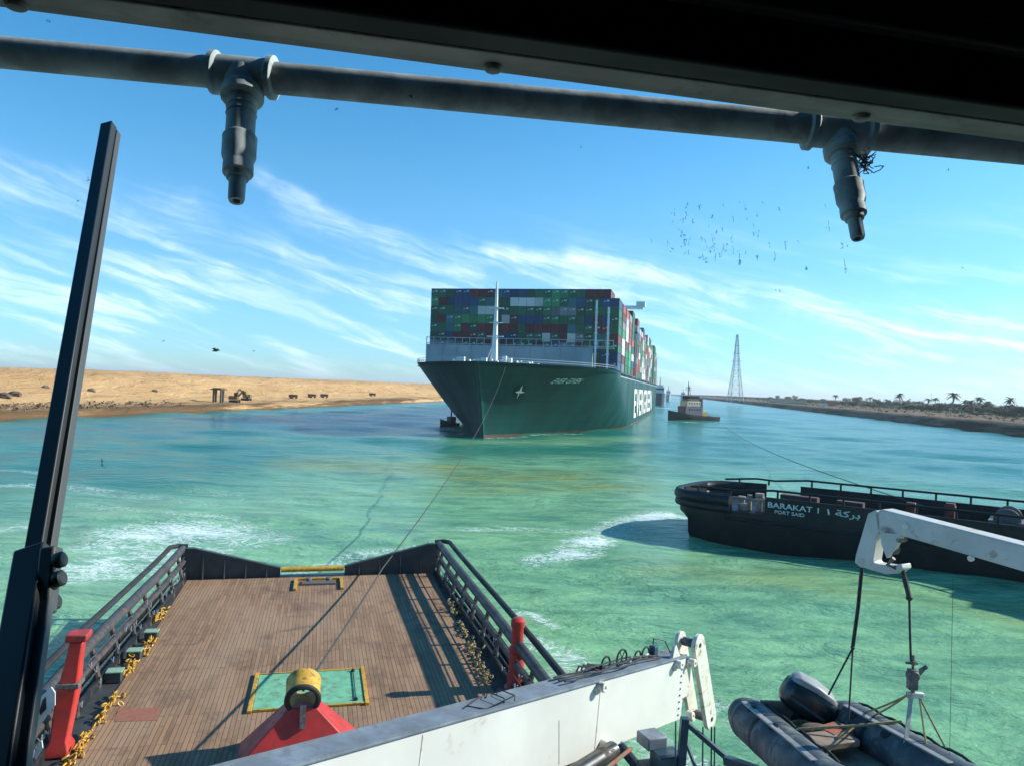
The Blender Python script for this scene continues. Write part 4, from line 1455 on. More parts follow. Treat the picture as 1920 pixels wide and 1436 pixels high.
def build_rib():
    base = aty(1560, 1420, 8.0)
    t = thing('inflatable_boat', 'grey inflatable rescue boat with twin tubes hanging stern first below the davit', 'boat', base - Vector((0, 0, .5)))
    l0, l1 = aty(1402, 1345, 9.2), aty(1545, 1470, 7.5)
    r0, r1 = aty(1588, 1352, 8.9), aty(1800, 1475, 7.3)

    def tube(a, b, extra):
        d = (b - a)
        L = d.length
        d.normalize()
        pts = [a - d * .28, a - d * .24, a - d * .14, a, a + d * .15, a + d * (L * .4), b, b + d * extra * .5 + Vector((0, 0, .08)), b + d * extra + Vector((0, 0, .25))]
        return pts, [.05, .13, .20, .245, .255, .255, .255, .25, .2]
    for a, b in ((l0, l1), (r0, r1)):
        p, r = tube(a, b, 1.0)
        MB().tube(p, r, 24).part('tube', M['rib_tube'], t, smooth=60)
    # rubbing strake, grab rope and valve patches
    for a, b, s in ((l0, l1, 1), (r0, r1, 1)):
        d = (b - a).normalized()
        sd = d.cross(Vector((0, 0, 1))).normalized()
        u = sd.cross(d)
        m = MB()
        off = u * .20 + sd * (-.17)
        pts = []
        for i in range(13):
            f = i / 12
            pts.append(a + (b - a) * f + off + u * (.03 * abs(math.sin(f * math.pi * 4))))
        m.tube(pts, .016, 8)
        m.part('grab_rope', M['black_rubber'], t)
        m = MB()
        off = u * .235 + sd * .09
        m.beam(a + off + d * .1, b + off, .10, .02, up=u)
        m.part('strake', M['motor_grey'], t, bevel=0.006)
        for f in (.05, .33, .62):
            c0_ = a + (b - a) * f
            bd_ = MB()
            bd_.tube([c0_ - d * .03, c0_ + d * .03], .2575, 24)
            bd_.part('seam_band', M['black_rubber'] if f == .33 else M['rib_seam'], t, smooth=60)
        for f in (.18, .5):
            m = MB()
            nrm = (u * .35 - Vector((0, 1, 0)) + d * .1).normalized()
            nrm = (nrm - d * nrm.dot(d)).normalized()
            m.lathe(a + (b - a) * f + nrm * .248, nrm, [(.06, 0), (.06, .012), (.03, .016)], 14)
            m.part('valve_patch', M['black_rubber'], t)
    # floor and transom between the tubes
    m = MB()
    dz = Vector((0, 0, -.12))
    m.prism([l0 + dz, r0 + dz, r1 + dz, l1 + dz], (0, 0, .05))
    m.part('floor', M['rib_floor'], t, smooth=0)
    m = MB()
    d = (l1 - l0).normalized()
    q0, q1 = l0.lerp(r0, .12) + d * .05, l0.lerp(r0, .88) + d * .05
    m.obox((q0 + q1) / 2 + Vector((0, 0, -.02)), (q1 - q0) / 2, d * .025, Vector((0, 0, .26)))
    m.part('transom', M['rib_floor'], t, bevel=0.01)
    m = MB()
    m.box((l0 + r0 + l1 + r1) / 4 + Vector((-.1, 0, .1)), (.55, .3, .08), .3)
    m.part('seat', M['rib_floor'], t, bevel=0.015)
    m = MB()
    q = (l0 * .5 + r0 * .5) + d * .62 + Vector((.12, 0, .05))
    m.box(q, (.34, .24, .22), .5)
    m.lathe(q + Vector((.08, 0, .11)), (0, 0, 1), [(.035, 0), (.035, .03), (.02, .035)], 10)
    m.part('fuel_tank', M['faded_red'], t, bevel=0.03)
    m = MB()
    for k in range(5):
        m.tube([(l0 * .62 + r0 * .38) + d * .35 + Vector((.13 * math.cos(a) + .01 * k, .10 * math.sin(a), .0 + .02 * k)) for a in [2 * math.pi * j / 14 for j in range(14)]], .011, 6, closed=True)
    m.part('rope_coil', M['rope_tan'], t)
    m = MB()
    m.ball((l0 * .55 + r0 * .45) + d * .55 + Vector((0, 0, .06)), (.22, .16, .10), 8)
    m.part('folded_cover', M['wood_dark'], t)
    # outboard motor: tilted cowl, grey top and back, leg
    mo = thing('outboard_motor', 'black outboard motor with a worn grey top tilted up on the boat stern', 'outboard motor', aty(1520, 1350, 8.9))
    c = aty(1517, 1312, 8.95)
    e = Vector((.88, -.22, -.42)).normalized()            # long axis
    s = e.cross(Vector((0, 0, 1))).normalized()
    u = s.cross(e).normalized()
    rings = []
    for f, w, lo, hi in ((-.34, .06, -.08, .05), (-.31, .15, -.15, .13), (-.22, .19, -.19, .19), (0.0, .20, -.20, .20), (.2, .19, -.18, .165), (.30, .16, -.15, .12), (.335, .08, -.08, .06)):
        ring = []
        for k in range(16):
            a = 2 * math.pi * k / 16
            cs, sn = math.cos(a), math.sin(a)
            cs = math.copysign(abs(cs) ** .6, cs)
            sn = math.copysign(abs(sn) ** .6, sn)
            ring.append(c + e * f + s * (w * cs) + u * ((hi if sn > 0 else -lo) * sn))
        rings.append(ring)
    MB().loft(rings).part('cowl', M['motor'], mo, smooth=60)
    rings = []
    for f, w, lo, hi in ((-.29, .10, .13, .165), (-.22, .17, .15, .225), (0.0, .18, .16, .232), (.2, .165, .13, .195), (.27, .12, .1, .15)):
        rings.append([c + e * f + s * w + u * lo, c + e * f + s * w * .85 + u * hi, c + e * f - s * w * .85 + u * hi, c + e * f - s * w + u * lo])
    MB().loft(rings).part('top_cover', M['motor_grey'], mo, bevel=0.02, smooth=60)
    near = s if s.y < 0 else -s
    MB().beam(c + near * .20 - e * .26 - u * .02, c + near * .20 + e * .2 - u * .07, .012, .035, up=u).part('trim_stripe', M['blue_steel'], mo)
    m = MB()
    m.box(c + e * .1 - u * .30 + Vector((0, 0, 0)), (.26, .24, .22), .3)
    m.lathe(c + e * .05 - u * .2, -u, [(.13, 0), (.12, .15), (.08, .3), (.06, .5), (.05, .8)], 12)
    m.part('leg', M['motor'], mo, bevel=0.02)
    m = MB()
    m.tube([c + e * .30 + u * .08, c + e * .40 + u * .10, c + e * .42 - u * .02, c + e * .33 - u * .06], .02, 8)
    m.part('handle', M['motor_grey'], mo)
    # lashings over the tubes
    la = [((1468, 1388, 8.3), (1500, 1366, 8.3), (1690, 1352, 8.2), 'tan lashing rope stretched across both tubes of the inflatable boat'),
          ((1545, 1420, 8.0), (1580, 1375, 8.2), (1600, 1362, 8.3), 'tan lashing rope slanting over the boat floor between the tubes')]
    for p0, p1, p2, lab in la:
        m = MB()
        pts = [aty(*p0), aty(*p1), aty(*p2)]
        m.tube([pts[0], pts[0].lerp(pts[1], .5) + Vector((0, 0, .02)), pts[1], pts[1].lerp(pts[2], .5) + Vector((0, 0, -.01)), pts[2]], .016, 6)
        tag(m.top('lashing_rope', M['rope_tan'], pts[0]), lab, 'rope', 'lashings on the inflatable boat')
    # blue steel cradle
    cr = thing('boat_cradle', 'dark blue steel frame with ladder bars standing left of the inflatable boat', 'frame', aty(1300, 1480, 9.6) - Vector((0, 0, 1.0)))
    m = MB()
    p0, p1 = aty(1284, 1345, 9.6), aty(1272, 1500, 9.6)
    m.beam(p0, p1, .10, .10)
    m.part('upright', M['blue_steel'], cr, bevel=0.006)
    m = MB()
    m.beam(p0 + Vector((0, 0, -.05)), aty(1385, 1440, 9.2), .05, .06)
    m.part('brace', M['blue_steel'], cr, bevel=0.004)
    m = MB()
    m.beam(p0 + Vector((0, 0, -.25)), aty(1320, 1480, 9.4), .035, .035)
    m.part('brace', M['blue_steel'], cr)
    for px in (1267, 1318, 1334, 1340):
        m = MB()
        m.tube([aty(px, 1352 if px == 1267 else 1362, 9.5), aty(px - 1, 1500, 9.5)], .010, 6)
        m.part('rod', M['blue_steel'], cr)
    m = MB()
    m.box(aty(1250, 1425, 9.7), (.35, .3, .22), .3)
    m.box(aty(1222, 1445, 9.7), (.3, .3, .2), .3)
    m.part('foot_block', M['blue_steel'], cr, bevel=0.02)
    m = MB()
    m.beam(aty(1362, 1424, 9.2), aty(1440, 1452, 8.6), .12, .10)
    m.part('saddle', M['blue_steel'], cr, bevel=0.01)


build_rib()

# ------------------------------------------------------------------ the container ship
SA = R(13.1)
SD = Vector((math.sin(SA), math.cos(SA), 0))       # from bow to stern
SN = Vector((math.cos(SA), -math.sin(SA), 0))      # to the lit side (right in the picture)
ST = atz(905, 819, 0)
SB = 29.3


def ship(s, t, z):
    return ST + SD * s + SN * t + Vector((0, 0, z))


def ztop(s):
    return 17.0 + 1.6 * (1 - float(sstep(34, 70, np.array(s))))


def entrance(zf):
    zf = max(0.0, zf)
    return -8.0 * zf ** 1.4, 112 - 60 * zf ** 0.75, 1.55 + 1.1 * zf


def hb(s, zf):
    s0, L, e = entrance(zf)
    x = (s - s0) / L
    b = SB * (1 - (1 - min(max(x, 0), 1)) ** e)
    if s > 345:
        b *= 1 - 0.18 * ((s - 345) / 55) ** 2 * (1.3 - zf)
    return max(b, 0.25)


def hull_at(s, z, side=1, off=0.0):
    zf = (z + 2) / (ztop(s) + 2)
    p = ship(s, side * hb(s, zf), z)
    if off:
        du = ship(s + .5, side * hb(s + .5, zf), z) - p
        zf2 = (z + .5 + 2) / (ztop(s) + 2)
        dv = ship(s, side * hb(s, zf2), z + .5) - p
        n = du.cross(dv).normalized()
        if n.dot(SN) * side < 0:
            n = -n
        p = p + n * off
    return p


cship = thing('container_ship', 'giant dark green container ship with white mast, bow on and towed towards the viewer', 'container ship', ST, -SA)


def build_ship():
    xs = [0, .004, .012, .025, .045, .07, .1, .14, .19, .25, .32, .4, .5, .62, .75, .88, 1.0]
    ss = list(np.linspace(0, 1, 22)[1:])
    NZ = 15
    rows = []
    for i in range(NZ + 1):
        zf = i / NZ
        s0, L, e = entrance(zf)
        sts = [s0 + x * L for x in xs] + [(s0 + L) + f * (400 - 6 * (1 - zf) - s0 - L) for f in ss]
        row = []
        for s in sts:
            z = -2 + (ztop(s) + 2) * zf
            row.append((s, hb(s, zf), z))
        rows.append(row)
    m = MB()
    n = len(rows[0])
    rings = []
    for row in rows:
        rings.append([ship(s, -b, z) for s, b, z in reversed(row)] + [ship(s, b, z) for s, b, z in row])
    m.loft(rings, closed=False, caps=False)
    k = 2 * n
    # stern closure and deck
    st = [r[0] for r in rings] + [r[-1] for r in reversed(rings)]
    m.add(st, [tuple(range(len(st)))])
    top = rows[-1]
    for j in range(n - 1):
        a, b = top[j], top[j + 1]
        m.add([ship(a[0], -a[1], a[2] - .9), ship(a[0], a[1], a[2] - .9), ship(b[0], b[1], b[2] - .9), ship(b[0], -b[1], b[2] - .9)], [(0, 1, 2, 3)])
    m.part('hull', M['hull_green'], cship, smooth=50)
    # painted boot top just above the water
    bt = MB()
    r1, r2 = [], []
    for j in range(60):
        s = -0.5 + 400 * (j / 59) ** 1.6
        r1.append((s, -.3))
        r2.append((s, .55))
    for side in (1,):
        rr = [[hull_at(max(s, entrance((z + 2) / 22)[0] + .3), z, side, .06) for s, z in r] for r in (r1, r2)]
        bt.loft(rr, closed=False, caps=False)
    bt.part('boot_top', M['boot_red'], cship, fix=False)
    # bow name, mapped on the flare of the hull
    def find(px, py):
        best = None
        for s in np.arange(2, 50, .4):
            for z in np.arange(8, 18, .4):
                q = proj(hull_at(s, z))
                e = (q[0] - px) ** 2 + (q[1] - py) ** 2
                if best is None or e < best[0]:
                    best = (e, s, z)
        return best[1], best[2]
    sa, za = find(1030, 718)
    sb, zb = find(1086, 718)
    vs, fs = text_geo('EVER GIVEN', 1.0, 0.35)
    x1 = max(v.x for v in vs)
    tm = MB()
    tm.add([hull_at(sa + (sb - sa) * v.x / x1, za + (zb - za) * v.x / x1 + v.y * 1.9, 1, .12) for v in vs], fs)
    tm.part('name_lettering', M['letter_worn'], cship, smooth=0)
    # compass star emblem on a dark disc
    sc_, zc = find(975, 733)
    d_ = hull_at(sc_ + .6, zc) - hull_at(sc_ - .6, zc)
    u_ = hull_at(sc_, zc + .5) - hull_at(sc_, zc - .5)
    nn = d_.cross(u_).normalized()
    if nn.y > 0:
        nn = -nn
    upv = (Vector((0, 0, 1)) - nn * nn.z).normalized()
    dirs = upv.cross(nn).normalized()
    c = hull_at(sc_, zc) + nn * .15
    dk = MB()
    dk.prism([c + dirs * (1.75 * math.cos(a)) + upv * (2.1 * math.sin(a)) for a in [2 * math.pi * q / 20 for q in range(20)]], nn * .05)
    em = dk.part('emblem', M['black_rubber'], cship, smooth=0)
    stv = MB()
    c2 = c + nn * .08

    def P(x, y):
        return c2 + dirs * x + upv * y
    for q in range(4):
        a = math.pi / 2 * q
        ln = 2.15 if q % 2 else 1.55
        tip = (ln * math.cos(a), ln * math.sin(a))
        b1 = (.48 * math.cos(a + math.pi / 4), .48 * math.sin(a + math.pi / 4))
        if q in (1, 2):
            stv.prism([P(0, 0), P(*tip), P(*b1)], nn * .05)
        b2 = (.48 * math.cos(a - math.pi / 4), .48 * math.sin(a - math.pi / 4))
        stv.prism([P(0, 0), P(*b2), P(*tip)], nn * .04)
        if q == 0:
            stv.prism([P(0, 0), P(*tip), P(*b1)], nn * .03)
    stv.part('star', M['letter_white'], em, smooth=0)
    # side lettering
    vs, fs = text_geo('EVERGREEN', 1.0, 0.0, 1.12)
    x1 = max(v.x for v in vs)
    y1 = max(v.y for v in vs)
    tm = MB()
    tm.add([ship(118 + 165 * v.x / x1, SB + .10, 2.4 + v.y / y1 * 11.5) for v in vs], fs)
    tm.part('side_lettering', M['letter_white'], cship, smooth=0)
    # breakwater wall and walkway before the stacks
    f0 = 37.0
    bw = MB()
    tr = 22.5
    bw.prism([ship(f0 - 2.2, -28.3, 17.0), ship(f0 - 2.2, tr, 17.0), ship(f0 - 2.2, tr, 24.6), ship(f0 - 2.2, -28.3, 24.6)], SD * 1.0)
    for k in range(12):
        t = -27.5 + k * 4.5
        bw.beam(ship(f0 - 2.35, t, 17.8), ship(f0 - 2.35, t, 24.5), .15, .15)
    bw.part('breakwater', M['ship_grey'], cship)
    rl = MB()
    for z in (25.2, 27.0):
        rl.beam(ship(f0 - 1.5, -28.5, z), ship(f0 - 1.5, 28.5, z), .18, .2)
    rl.beam(ship(f0 - 1.0, -28.6, 24.75), ship(f0 - 1.0, 28.6, 24.75), 1.4, .2)
    for k in range(26):
        t = -28.4 + k * 2.27
        rl.beam(ship(f0 - 1.5, t, 24.7), ship(f0 - 1.5, t, 27.1), .22, .22)
    rl.part('lashing_bridge', M['ship_grey'], cship)
    for t, z1 in ((23.3, 38.5), (26.8, 36.5)):
        pz = MB()
        pz.beam(ship(f0 - 2.6, t, 17.5), ship(f0 - 2.6, t, z1), .55, .55)
        for z in range(20, int(z1), 3):
            pz.beam(ship(f0 - 2.6, t - .5, z), ship(f0 - 2.6, t + .5, z), .2, .2)
        pz.part('lashing_post', M['ship_white'], cship)
    # foremast
    fm = MB()
    mb_ = ship(9, 0.0, 17.7)
    fm.tube([mb_, mb_ + Vector((0, 0, 12)), mb_ + Vector((0, 0, 20.4))], [.95, .55, .34], 10)
    mast = fm.part('mast', M['ship_white'], cship)
    y = MB()
    for z, w in ((8.0, 2.2), (11.6, 1.7), (15.4, 2.0)):
        y.beam(mb_ + SN * -w + Vector((0, 0, z)), mb_ + SN * w + Vector((0, 0, z)), .3, .25)
        y.box(mb_ + Vector((0, 0, z + .2)), (1.3, 1.3, .2))
    y.tube([mb_ + Vector((0, 0, 20.3)), mb_ + Vector((0, 0, 22.4))], [.3, .22], 8)
    y.part('crosstree', M['ship_white'], mast)
    st = MB()
    st.tube([mb_ + Vector((0, 0, 7)), ship(11, -3.4, 17.6)], .16, 6)
    st.tube([mb_ + Vector((0, 0, 6)), ship(11, -2.4, 17.6)], .14, 6)
    st.part('stay', M['ship_white'], mast)
    # windlasses, rails and bitts on the forecastle
    rng = random.Random(8)
    for s, t, wx, wz in ((10, -9.5, 2.2, 2.6), (12, -4.5, 3.2, 2.2), (7, -2.2, 1.4, 2.4), (8, 3.0, 1.0, 3.0), (9, 4.2, 1.0, 2.6), (13, 7.5, 2.4, 1.8), (16, 9.5, 2.0, 1.6), (6, 1.2, 1.2, 1.7)):
        wl = MB()
        wl.box(ship(s, t, 17.6 + wz / 2), (wx, 1.2, wz), -SA)
        wl.lathe(ship(s, t - wx, 18.9), SN, [(.8, 0), (.8, .3), (.4, .35), (.4, 1.0), (.8, 1.05), (.8, 1.3)], 10)
        wl.part('windlass', M['ship_white'], cship)
    fr = MB()
    for side in (-1, 1):
        pts = []
        for j in range(26):
            s = -6 + 48 * (j / 25) ** 1.4
            p = hull_at(s, ztop(s) - .02, side)
            pts.append(p - SN * side * .15)
        for h in (.55, 1.1):
            fr.tube([p + Vector((0, 0, h)) for p in pts], .06, 4)
        for p in pts:
            fr.tube([p, p + Vector((0, 0, 1.1))], .06, 4)
    fr.part('bow_rail', M['ship_grey'], cship)
    # side walkway and lashing bridges between the bays
    sw = MB()
    sw.beam(ship(52, 29.0, 17.15), ship(396, 29.0, 17.15), .6, .3)
    for k in range(90):
        s = 54 + k * 3.8
        sw.beam(ship(s, 29.15, 17.2), ship(s, 29.15, 18.4), .12, .12)
    sw.beam(ship(52, 29.15, 18.4), ship(396, 29.15, 18.4), .1, .1)
    sw.part('side_rail', M['ship_grey'], cship)
    for k in range(1, 23):
        s = 39 + 14.6 * k - 1.15
        lb = MB()
        for t in (28.9, 26.4, -28.9):
            lb.beam(ship(s, t, 17), ship(s, t, 36 - (k % 3) * 2.5), .7, .5)
        for z in (22.5, 27.8, 33):
            lb.beam(ship(s, -28.9, z), ship(s, 28.9, z), .9, .25)
        lb.part('lashing_bridge', M['ship_white'] if k % 2 else M['ship_grey'], cship)
    # bridge block and funnel
    b = MB()
    s0 = 39 + 14.6 * 5
    b.box(ship(s0 + 6, 0, 31.5), (47, 11.5, 29), -SA)
    b.box(ship(s0 + 4.5, 0, 47.5), (40, 9, 3.2), -SA)
    b.box(ship(s0 + 4.5, 0, 45.7), (64, 5.5, .9), -SA)
    b.box(ship(s0 + 4.5, 31, 46.9), (3.4, 5.5, 1.8), -SA)
    b.box(ship(s0 + 4.5, -31, 46.9), (3.4, 5.5, 1.8), -SA)
    b.tube([ship(s0 + 6, 0, 49), ship(s0 + 6, 0, 53)], [.7, .3], 8)
    bo = b.part('bridge', M['ship_white'], cship, smooth=0)
    w = MB()
    w.box(ship(s0 + 4.5, 0, 47.9), (40.2, 9.2, 1.3), -SA)
    w.part('window', M['glass_dark'], bo, smooth=0)
    b = MB()
    s1 = 39 + 14.6 * 17
    b.box(ship(s1 + 6, 0, 30), (30, 10, 27), -SA)
    b.box(ship(s1 + 6, 0, 46), (9, 9, 7), -SA)
    b.part('funnel', M['hull_green'], cship, smooth=0)


build_ship()


# ------------------------------------------------------------------ containers, one object each
def container_mats():
    cols = {'dark green': (0.010, 0.125, 0.065), 'bright green': (0.03, 0.27, 0.11), 'dark blue': (0.012, 0.065, 0.17), 'maroon': (0.15, 0.026, 0.03), 'brick red': (0.30, 0.065, 0.05),
            'slate grey': (0.20, 0.21, 0.22), 'off white': (0.62, 0.60, 0.56), 'teal': (0.03, 0.17, 0.19)}
    out = {}
    for k, c in cols.items():
        m = bpy.data.materials.new('container_' + k.replace(' ', '_'))
        m.use_nodes = True
        t = NT(m.node_tree)
        b = t.n['Principled BSDF']
        tc = t.new('ShaderNodeTexCoord').outputs['Object']
        rnd = t.new('ShaderNodeObjectInfo').outputs['Random']
        n = t.noise(t.vmath('ADD', tc, t.new('ShaderNodeCombineXYZ', {0: t.math('MULTIPLY', rnd, 50.0)}).outputs[0]), 0.5, 5.0, 0.6)
        v = t.math('ADD', t.math('MULTIPLY', rnd, 0.6), t.math('ADD', t.math('MULTIPLY', n, 0.5), 0.35))
        cc = t.mix(1.0, (*c,), t.new('ShaderNodeCombineColor', {0: v, 1: v, 2: v}).outputs[0], 'MULTIPLY')
        t.put(b.inputs['Base Color'], cc)
        b.inputs['Roughness'].default_value = 0.55
        s = t.new('ShaderNodeSeparateXYZ', {0: tc})
        wv = t.math('SINE', t.math('MULTIPLY', t.math('ADD', s.outputs[0], s.outputs[1]), 21.0))
        t.put(b.inputs['Normal'], t.new('ShaderNodeBump', {'Strength': 0.6, 'Distance': 0.05, 'Height': wv}))
        out[k] = m
    return out


CM = container_mats()
CW, CH, CL = 2.44, 2.58, 12.2


def container_mesh(name, m, mark=False):
    """box with raised corner posts and sunken panels; x across, y along, origin at bottom centre"""
    b = MB()
    hx, hy = CW / 2, CL / 2
    b.box((0, 0, CH / 2), (CW - .10, CL - .10, CH - .10))
    for x in (-1, 1):
        for y in (-1, 1):
            b.box((x * (hx - .08), y * (hy - .08), CH / 2), (.16, .16, CH))
        for z in (.08, CH - .08):
            b.box((x * (hx - .07), 0, z), (.14, CL - .32, .16))
    for y in (-1, 1):
        for z in (.08, CH - .08):
            b.box((0, y * (hy - .07), z), (CW - .32, .14, .16))
        for x in (-.75, -.3, .3, .75):
            b.box((x, y * (hy - .02), CH / 2), (.05, .05, CH - .5))
        if mark:
            b.cur = 1
            b.box((.45, y * (hy - .03), CH * .70), (.75, .06, .45))
            b.box((-.5, y * (hy - .03), CH * .62), (.5, .06, .22))
            b.cur = 0
    return b.mesh(name, [m, M['letter_worn']] if mark else m, None, smooth=0)


CMESH = {k: container_mesh('container', m) for k, m in CM.items()}
CMARK = {k: container_mesh('container', m, True) for k, m in CM.items()}
ORD = ['first', 'second', 'third', 'fourth', 'fifth', 'sixth', 'seventh', 'eighth', 'ninth', 'tenth', 'eleventh', 'twelfth', 'thirteenth', 'fourteenth', 'fifteenth', 'sixteenth',
       'seventeenth', 'eighteenth', 'nineteenth', 'twentieth', 'twenty-first', 'twenty-second', 'twenty-third']
TIER = ['top tier', 'second tier down', 'third tier down', 'fourth tier down', 'fifth tier down', 'sixth tier down', 'seventh tier down', 'eighth tier down', 'lowest tier']


def build_containers():
    rng = random.Random(21)
    bag = ['dark green'] * 11 + ['bright green'] * 3 + ['dark blue'] * 3 + ['maroon'] * 6 + ['teal'] * 2 + ['slate grey'] * 1 + ['off white'] * 1
    side_bag = ['dark green'] * 4 + ['bright green'] * 3 + ['brick red'] * 5 + ['maroon'] * 3 + ['off white'] * 5 + ['slate grey'] * 4 + ['dark blue'] * 1
    first = 40.5 + CL / 2
    dz = 2.66
    ztp = 42.6
    count = 0
    stuff = MB()
    rot = Matrix.Translation((0, 0, 0))

    def one(s, col, tier, color, label):
        p = ship(s, -28.0 + col * 2.545, ztp - (tier + 1) * dz)
        o = bpy.data.objects.new('shipping_container', (CMARK if rng.random() < (.55 if 'green' in color else .2) else CMESH)[color])
        o.location = p
        o.rotation_euler = (0, 0, -SA)
        COL.objects.link(o)
        tag(o, label, 'container', 'containers stacked on the ship')
    blank = {(0, 22): 1}
    prev = None
    for tier in range(7):
        for col in range(23):
            if tier == 0 and col == 22:
                continue
            if prev and rng.random() < 0.35:
                color = prev
            else:
                color = rng.choice(bag)
            prev = color
            if tier == 0 and col in (3, 4):
                color = 'dark blue'
            one(first, col, tier, color, '%s container, front stack, %s, %s column from the left' % (color, TIER[tier], ORD[col]))
            count += 1
    for tier in (7, 8):
        for col in (21, 22):
            one(first, col, tier, 'dark blue', 'dark blue container, right foot of the front stack, %s of the %s' % ('outer' if col == 22 else 'inner', TIER[tier]))
            count += 1
    bays = []
    for k in range(1, 22):
        if k in (5, 17):
            continue
        lose = rng.choice([0, 0, 0, 1, 1, 2])
        bays.append((k, lose))
    for bi, (k, lose) in enumerate(bays):
        s = first + 14.6 * k
        prev = None
        for tier in range(lose, 9):
            color = prev if prev and rng.random() < .3 else rng.choice(side_bag)
            prev = color
            if count < 300:
                one(s, 22, tier, color, '%s container on the sunlit side, %s bay behind the front stack, %s' % (color, ORD[bi], TIER[tier]))
                count += 1
            else:
                stuff.cur = list(CM).index(color)
                stuff.box(ship(s, -28.0 + 22 * 2.545, ztp - (tier + 1) * dz + CH / 2), (CW, CL, CH), -SA)
        # inner rows: the rest of the cargo
        for col in range(0, 22):
            lo = lose + rng.choice([0, 0, 0, 1])
            color = rng.choice(bag)
            stuff.cur = list(CM).index(color)
            tt = ztp - lo * dz
            stuff.box(ship(s, -28.0 + col * 2.545, (tt + 18.6) / 2), (CW, CL, tt - 18.6), -SA)
    for col in range(0, 21):
        stuff.cur = 0
        stuff.box(ship(first, -28.0 + col * 2.545, 21.3), (CW, CL, 5.1), -SA)
    o = stuff.top('shipping_containers', [CM[k] for k in CM], ship(120, 0, 18), -SA, smooth=0)
    tag(o, 'the remaining rows of stacked containers filling the ship deck behind', 'containers', kind='stuff')
    print('containers', count)


build_containers()

# ------------------------------------------------------------------ tow lines
bowp = hull_at(-3.0, 17.7, 1, .2)
sternp = atz(718, 1062, 3.0)
k_ = 41.3 / sternp.dot(TU)
sternp = Vector((sternp.x, sternp.y, 2.95))
m = MB()
m.tube(catenary(bowp, sternp, 2.6, 60) + catenary(sternp, EYE_RING, 0.06, 14)[1:], 0.036, 8)
tag(m.top('tow_line', M['rope_dark'], sternp), 'long tow line from the green ship bow over the stern to the yellow ring', 'tow line')

